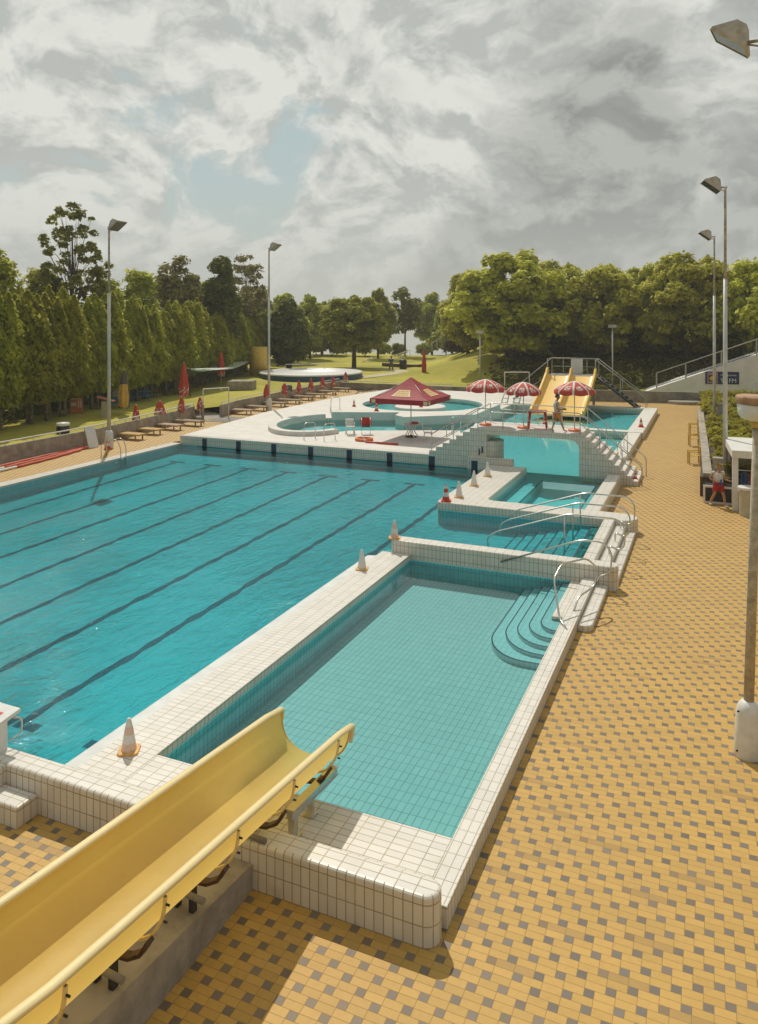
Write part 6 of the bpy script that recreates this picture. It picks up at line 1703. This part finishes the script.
# column hedge along the lawn
def make_thuja(h, R0):
    t_ = thing('thuja', 'x', 'tree', (0, 0, 0), 0, 'tall hedge of thuja columns along the lawn')
    C = []; N = []
    fl_ = [(0, 0, 0, 1.0)] + [(R0 * .55 * math.cos(a), R0 * .55 * math.sin(a), random.uniform(-.9, .1), random.uniform(.45, .65)) for a in [random.uniform(0, 1) + 2 * PI * k / 6 for k in range(6)]]
    for (fx, fy, dz, sc_) in fl_:
        n = int(3300 * sc_); t_s = nprng.uniform(0, 1, n) ** .8; hh = h - 1.3 + dz
        prof_ = R0 * sc_ * (np.minimum(1, (t_s + .12) * 3.2) ** .7) * np.clip(1.02 - t_s ** 3.6, .05, 1)
        a = nprng.uniform(0, 2 * PI, n); lump = 1 + .12 * np.sin(2 * a + 14 * t_s + fx * 9) + .16 * np.sin(5 * a + 9 * t_s) + .12 * np.sin(23 * t_s + 3 * a)
        rr = prof_ * lump * nprng.uniform(.70, 1.05, n)
        C.append(np.stack([fx + rr * np.cos(a), fy + rr * np.sin(a), 1.3 + hh * t_s], 1)); N.append(np.stack([np.cos(a), np.sin(a), .35 + .5 * t_s], 1))
    me = leaf_mesh('crown', np.concatenate(C), np.concatenate(N), .135, L_thuja, 2.0, .45, .1, (0, 0, 1))
    b = MB(); 
    for k in range(3): a = random.uniform(0, 6.3); q = .25; b.tube([(q * math.cos(a), q * math.sin(a), -.4), (q * .8 * math.cos(a), q * .8 * math.sin(a), 1.2), (q * .3 * math.cos(a), q * .3 * math.sin(a), h * .7)], [.075, .065, .02], 7)
    b.build('trunk', M_barkp, t_); o = bpy.data.objects.new('crown', me); COL.objects.link(o); o.parent = t_; return t_
TH = [make_thuja(7.4, 1.25), make_thuja(7.1, 1.45), make_thuja(7.6, 1.1), make_thuja(7.0, 1.35), make_thuja(7.5, 1.2)]; tu = [False] * 5
hl = [(-34.6, 16), (-36.6, 30.5), (-38.6, 40), (-41.4, 52), (-45.8, 66), (-49.5, 78)]
Ls = [0]
for a, c in zip(hl, hl[1:]): Ls.append(Ls[-1] + math.dist(a, c))
nth = 35
for k in range(nth):
    s_ = Ls[-1] * (k + .5 + random.uniform(-.15, .15)) / nth; j = max(i for i in range(len(Ls) - 1) if Ls[i] <= s_); f = (s_ - Ls[j]) / (Ls[j + 1] - Ls[j])
    p = Vector(hl[j]).lerp(Vector(hl[j + 1]), f); i = (k * 3 + k // 4) % 5
    if not tu[i]: tu[i] = True; o = TH[i]
    else: o = copy_tree(TH[i])
    sc_ = random.uniform(.90, 1.12) * (1.06 - .14 * k / nth); w_ = random.uniform(1.0, 1.25)
    o.location = (p.x + random.uniform(-.3, .3), p.y, .85); o.rotation_euler = (0, 0, random.uniform(0, 6.3)); o.scale = (w_, w_, sc_)
    o['label'] = 'thuja column in the tall hedge, %s counted from the near left end' % ORD[k]
# juniper bed at the right
def make_juniper():
    t_ = thing('juniper_bush', 'x', 'bush', (0, 0, 0), 0, 'low junipers in the raised bed')
    C = []; N = []
    for k in range(46):
        a = random.uniform(0, 6.3); L = random.uniform(.5, 1.25); el = random.uniform(.15, 1.0)
        d = np.array([math.cos(a) * math.cos(el), math.sin(a) * math.cos(el), math.sin(el) * .75]); n = 120
        u = nprng.uniform(.1, 1, (n, 1)); p = d * L * u + nprng.normal(0, .09, (n, 3)) * (1.1 - .5 * u); p[:, 2] -= .25 * (u[:, 0] * L) ** 2 * .3
        C.append(p); N.append(np.tile(d * .4 + np.array([0, 0, .8]), (n, 1)))
    C = np.concatenate(C); C[:, 2] = np.maximum(C[:, 2], -.05)
    me = leaf_mesh('foliage', C, np.concatenate(N), .085, L_jun, 2.2, .6, .2); o = bpy.data.objects.new('foliage', me); COL.objects.link(o); o.parent = t_
    b = MB(); b.tube([(0, 0, -.1), (.05, .02, .35)], [.06, .02], 6); b.build('stem', M_bark, t_); return t_
JU = [make_juniper(), make_juniper()]; ju = [False] * 2
k = 0
for j in range(18):
    for q in range(3):
        Y = 35.6 + 1.9 * j + random.uniform(-.4, .4); X = .95 - (Y - 35) * .035 + q * 1.45 + random.uniform(-.2, .2)
        i = k % 2; k += 1
        if not ju[i]: ju[i] = True; o = JU[i]
        else: o = copy_tree(JU[i])
        sc_ = random.uniform(.8, 1.15); o.location = (X, Y, .78); o.rotation_euler = (0, 0, random.uniform(0, 6)); o.scale = (sc_, sc_, sc_ * random.uniform(.8, 1.15))
        o['label'] = 'low yellow green juniper in the raised bed, %s row from the kiosk, %s side' % (ORD[j], ('wall', 'middle', 'inner')[q])
# shrubs on the shaded bank and far tree belts
US = [make_tree('bank_shrub', 'x', 2.6, 1.9, 1.7, .0, 26, .8, 150, .24, L_dark, M_bark, .06, 'round', 5), make_tree('bank_shrub', 'x', 2.6, 1.7, 1.8, .0, 26, .8, 150, .24, L_mid, M_bark, .06, 'round', 5)]; uu = [False] * 2
for n_, (px, d, sc_) in enumerate(((500, 86, 1.1), (530, 80, 1), (565, 84, 1.3), (590, 82, 1), (622, 82, 1.2), (648, 80, 1), (672, 80, 1.1), (705, 77, 1.1), (735, 74, 1.2), (612, 88, 1.5), (545, 90, 1.5))):
    i = n_ % 2
    if not uu[i]: uu[i] = True; o = US[i]
    else: o = copy_tree(US[i])
    o.location = spot(px, d); o.scale = (sc_, sc_, sc_); o.rotation_euler = (0, 0, n_ * 1.3); o['group'] = 'shrubs in the shade of the maples'; o['category'] = 'bush'
    o['label'] = 'shrub in the shade under the maples, %s from the left' % ORD[sorted([500, 530, 565, 590, 622, 648, 672, 705, 735, 612, 545]).index(px)]
def belt(name, x0, x1, y0, y1, n, h0, h1, size, lm, zb):
    C = []; N = []
    for k in range(n):
        X = nprng.uniform(x0, x1); Y = nprng.uniform(y0, y1); h = nprng.uniform(h0, h1); w_ = nprng.uniform(.32, .5) * h; m = 420 if size > .5 else 900
        d = unit(m); C.append(np.array([X, Y, zb + h * .5]) + d * np.array([w_, w_, h * .5]) * nprng.uniform(.75, 1.08, (m, 1)) * (1 + .2 * np.sin(6 * d[:, :1] + k))); N.append(d)
    me = leaf_mesh(name, np.concatenate(C), np.concatenate(N), size, lm, 1.3, .6, .2); o = bpy.data.objects.new(name, me); COL.objects.link(o); return tag(o, kind='stuff')
o = belt('far_treeline', -620, 60, 470, 540, 120, 12, 20, 2.6, L_mid, -4); tag(o, 'distant line of trees on the far shore of the lake', 'treeline')
o = belt('shore_woods', -260, -95, 150, 215, 55, 9, 14, 1.1, L_mid, -4); tag(o, 'woods on the near lake shore behind the left trees', 'woods')
o = belt('bank_woods', -20, 90, 108, 150, 60, 7, 10.5, .42, L_mid, 3.5); tag(o, 'woods behind the row of maples on the bank', 'woods')

# dark leaves that paint the shade under the maples, shrubs along the lake
C = []; N = []
for k in range(26000):
    X = nprng.uniform(-21, 12); s_ = nprng.uniform(.6, 26) if X < -6 else nprng.uniform(4.2, 26)
    if X < -17 and nprng.random() < (-17 - X) / 4: continue
    Y = yw(X) + s_; C.append((X, Y, tz(X, Y, s_) + nprng.uniform(-.02, .22))); N.append((0, -.3, 1))
me = leaf_mesh('bank_shade_leaves', np.array(C), np.array(N, float), .30, leafmat('shade_dark_leaves', (.05, .05, .012), (.14, .13, .026), .3), 1.5, .6, .2)
o = bpy.data.objects.new('bank_shade_leaves', me); COL.objects.link(o); tag(o, 'leaves on the bank under the maples, coloured dark for the shade there', 'ground cover', kind='stuff')
SB_ = make_tree('shore_bush', 'x', 4, 2.8, 2.6, 0, 40, .85, 150, .28, L_mid, M_bark, .08, 'round', 5, 'bushes on the lake shore', 'bush'); first = True
for i, (px, d, s_) in enumerate(((300, 118, 1.1), (316, 128, 1.0), (332, 120, 1.0), (346, 130, .9), (365, 122, 1.0), (384, 135, .55), (398, 124, .5), (424, 150, .65), (446, 128, 1.1), (462, 120, 1.2), (480, 112, 1.2), (276, 110, 1.2), (258, 108, 1.2))):
    o = SB_ if first else copy_tree(SB_); first = False
    o.location = spot(px, d); o.scale = (s_, s_, s_); o.rotation_euler = (0, 0, i * 1.1); o['label'] = 'rounded bush on the lake shore, %s from the left' % ORD[sorted([300, 316, 332, 346, 365, 384, 398, 424, 446, 462, 480, 276, 258]).index(px)]

C = []; N = []  # dark leaf belt added so the lawn behind the trunks looks shaded
for k in range(16000):
    s_ = nprng.uniform(0, Ls[-1]); j = max(i for i in range(len(Ls) - 1) if Ls[i] <= s_); f = (s_ - Ls[j]) / (Ls[j + 1] - Ls[j])
    p = Vector(hl[j]).lerp(Vector(hl[j + 1]), f); C.append((p.x - nprng.uniform(1.6, 3.4), p.y + nprng.uniform(-.5, .5), .85 + 3.2 * nprng.uniform(0, 1) ** 1.2)); N.append((1, -.5, .3))
me = leaf_mesh('added_shade_leaves', np.array(C), np.array(N, float), .26, L_dark, 1.6, .7, .1)
o = bpy.data.objects.new('added_shade_leaves', me); COL.objects.link(o); tag(o, 'dark leaf mass added behind the thuja hedge trunks to darken the ground there', 'added_shade_leaves', kind='stuff')

# ------------------------------------------------------------------ air: a little summer haze over the grounds
hm = bpy.data.materials.new('haze'); hm.use_nodes = True; hn = NT(hm.node_tree); hm.node_tree.nodes.remove(hm.node_tree.nodes['Principled BSDF'])
pvn = hn.n('ShaderNodeVolumePrincipled'); pvn.inputs['Color'].default_value = (.92, .94, .90, 1); pvn.inputs['Density'].default_value = .0007; pvn.inputs['Anisotropy'].default_value = .25
hn.link(pvn.outputs[0], hm.node_tree.nodes['Material Output'].inputs['Volume'])
b = MB(); b.box(-960, 660, -90, 960, -14.5, 42); o = b.build('haze', hm); o['kind'] = 'stuff'; tag(o, 'thin pale summer haze over the whole pool grounds', 'haze')
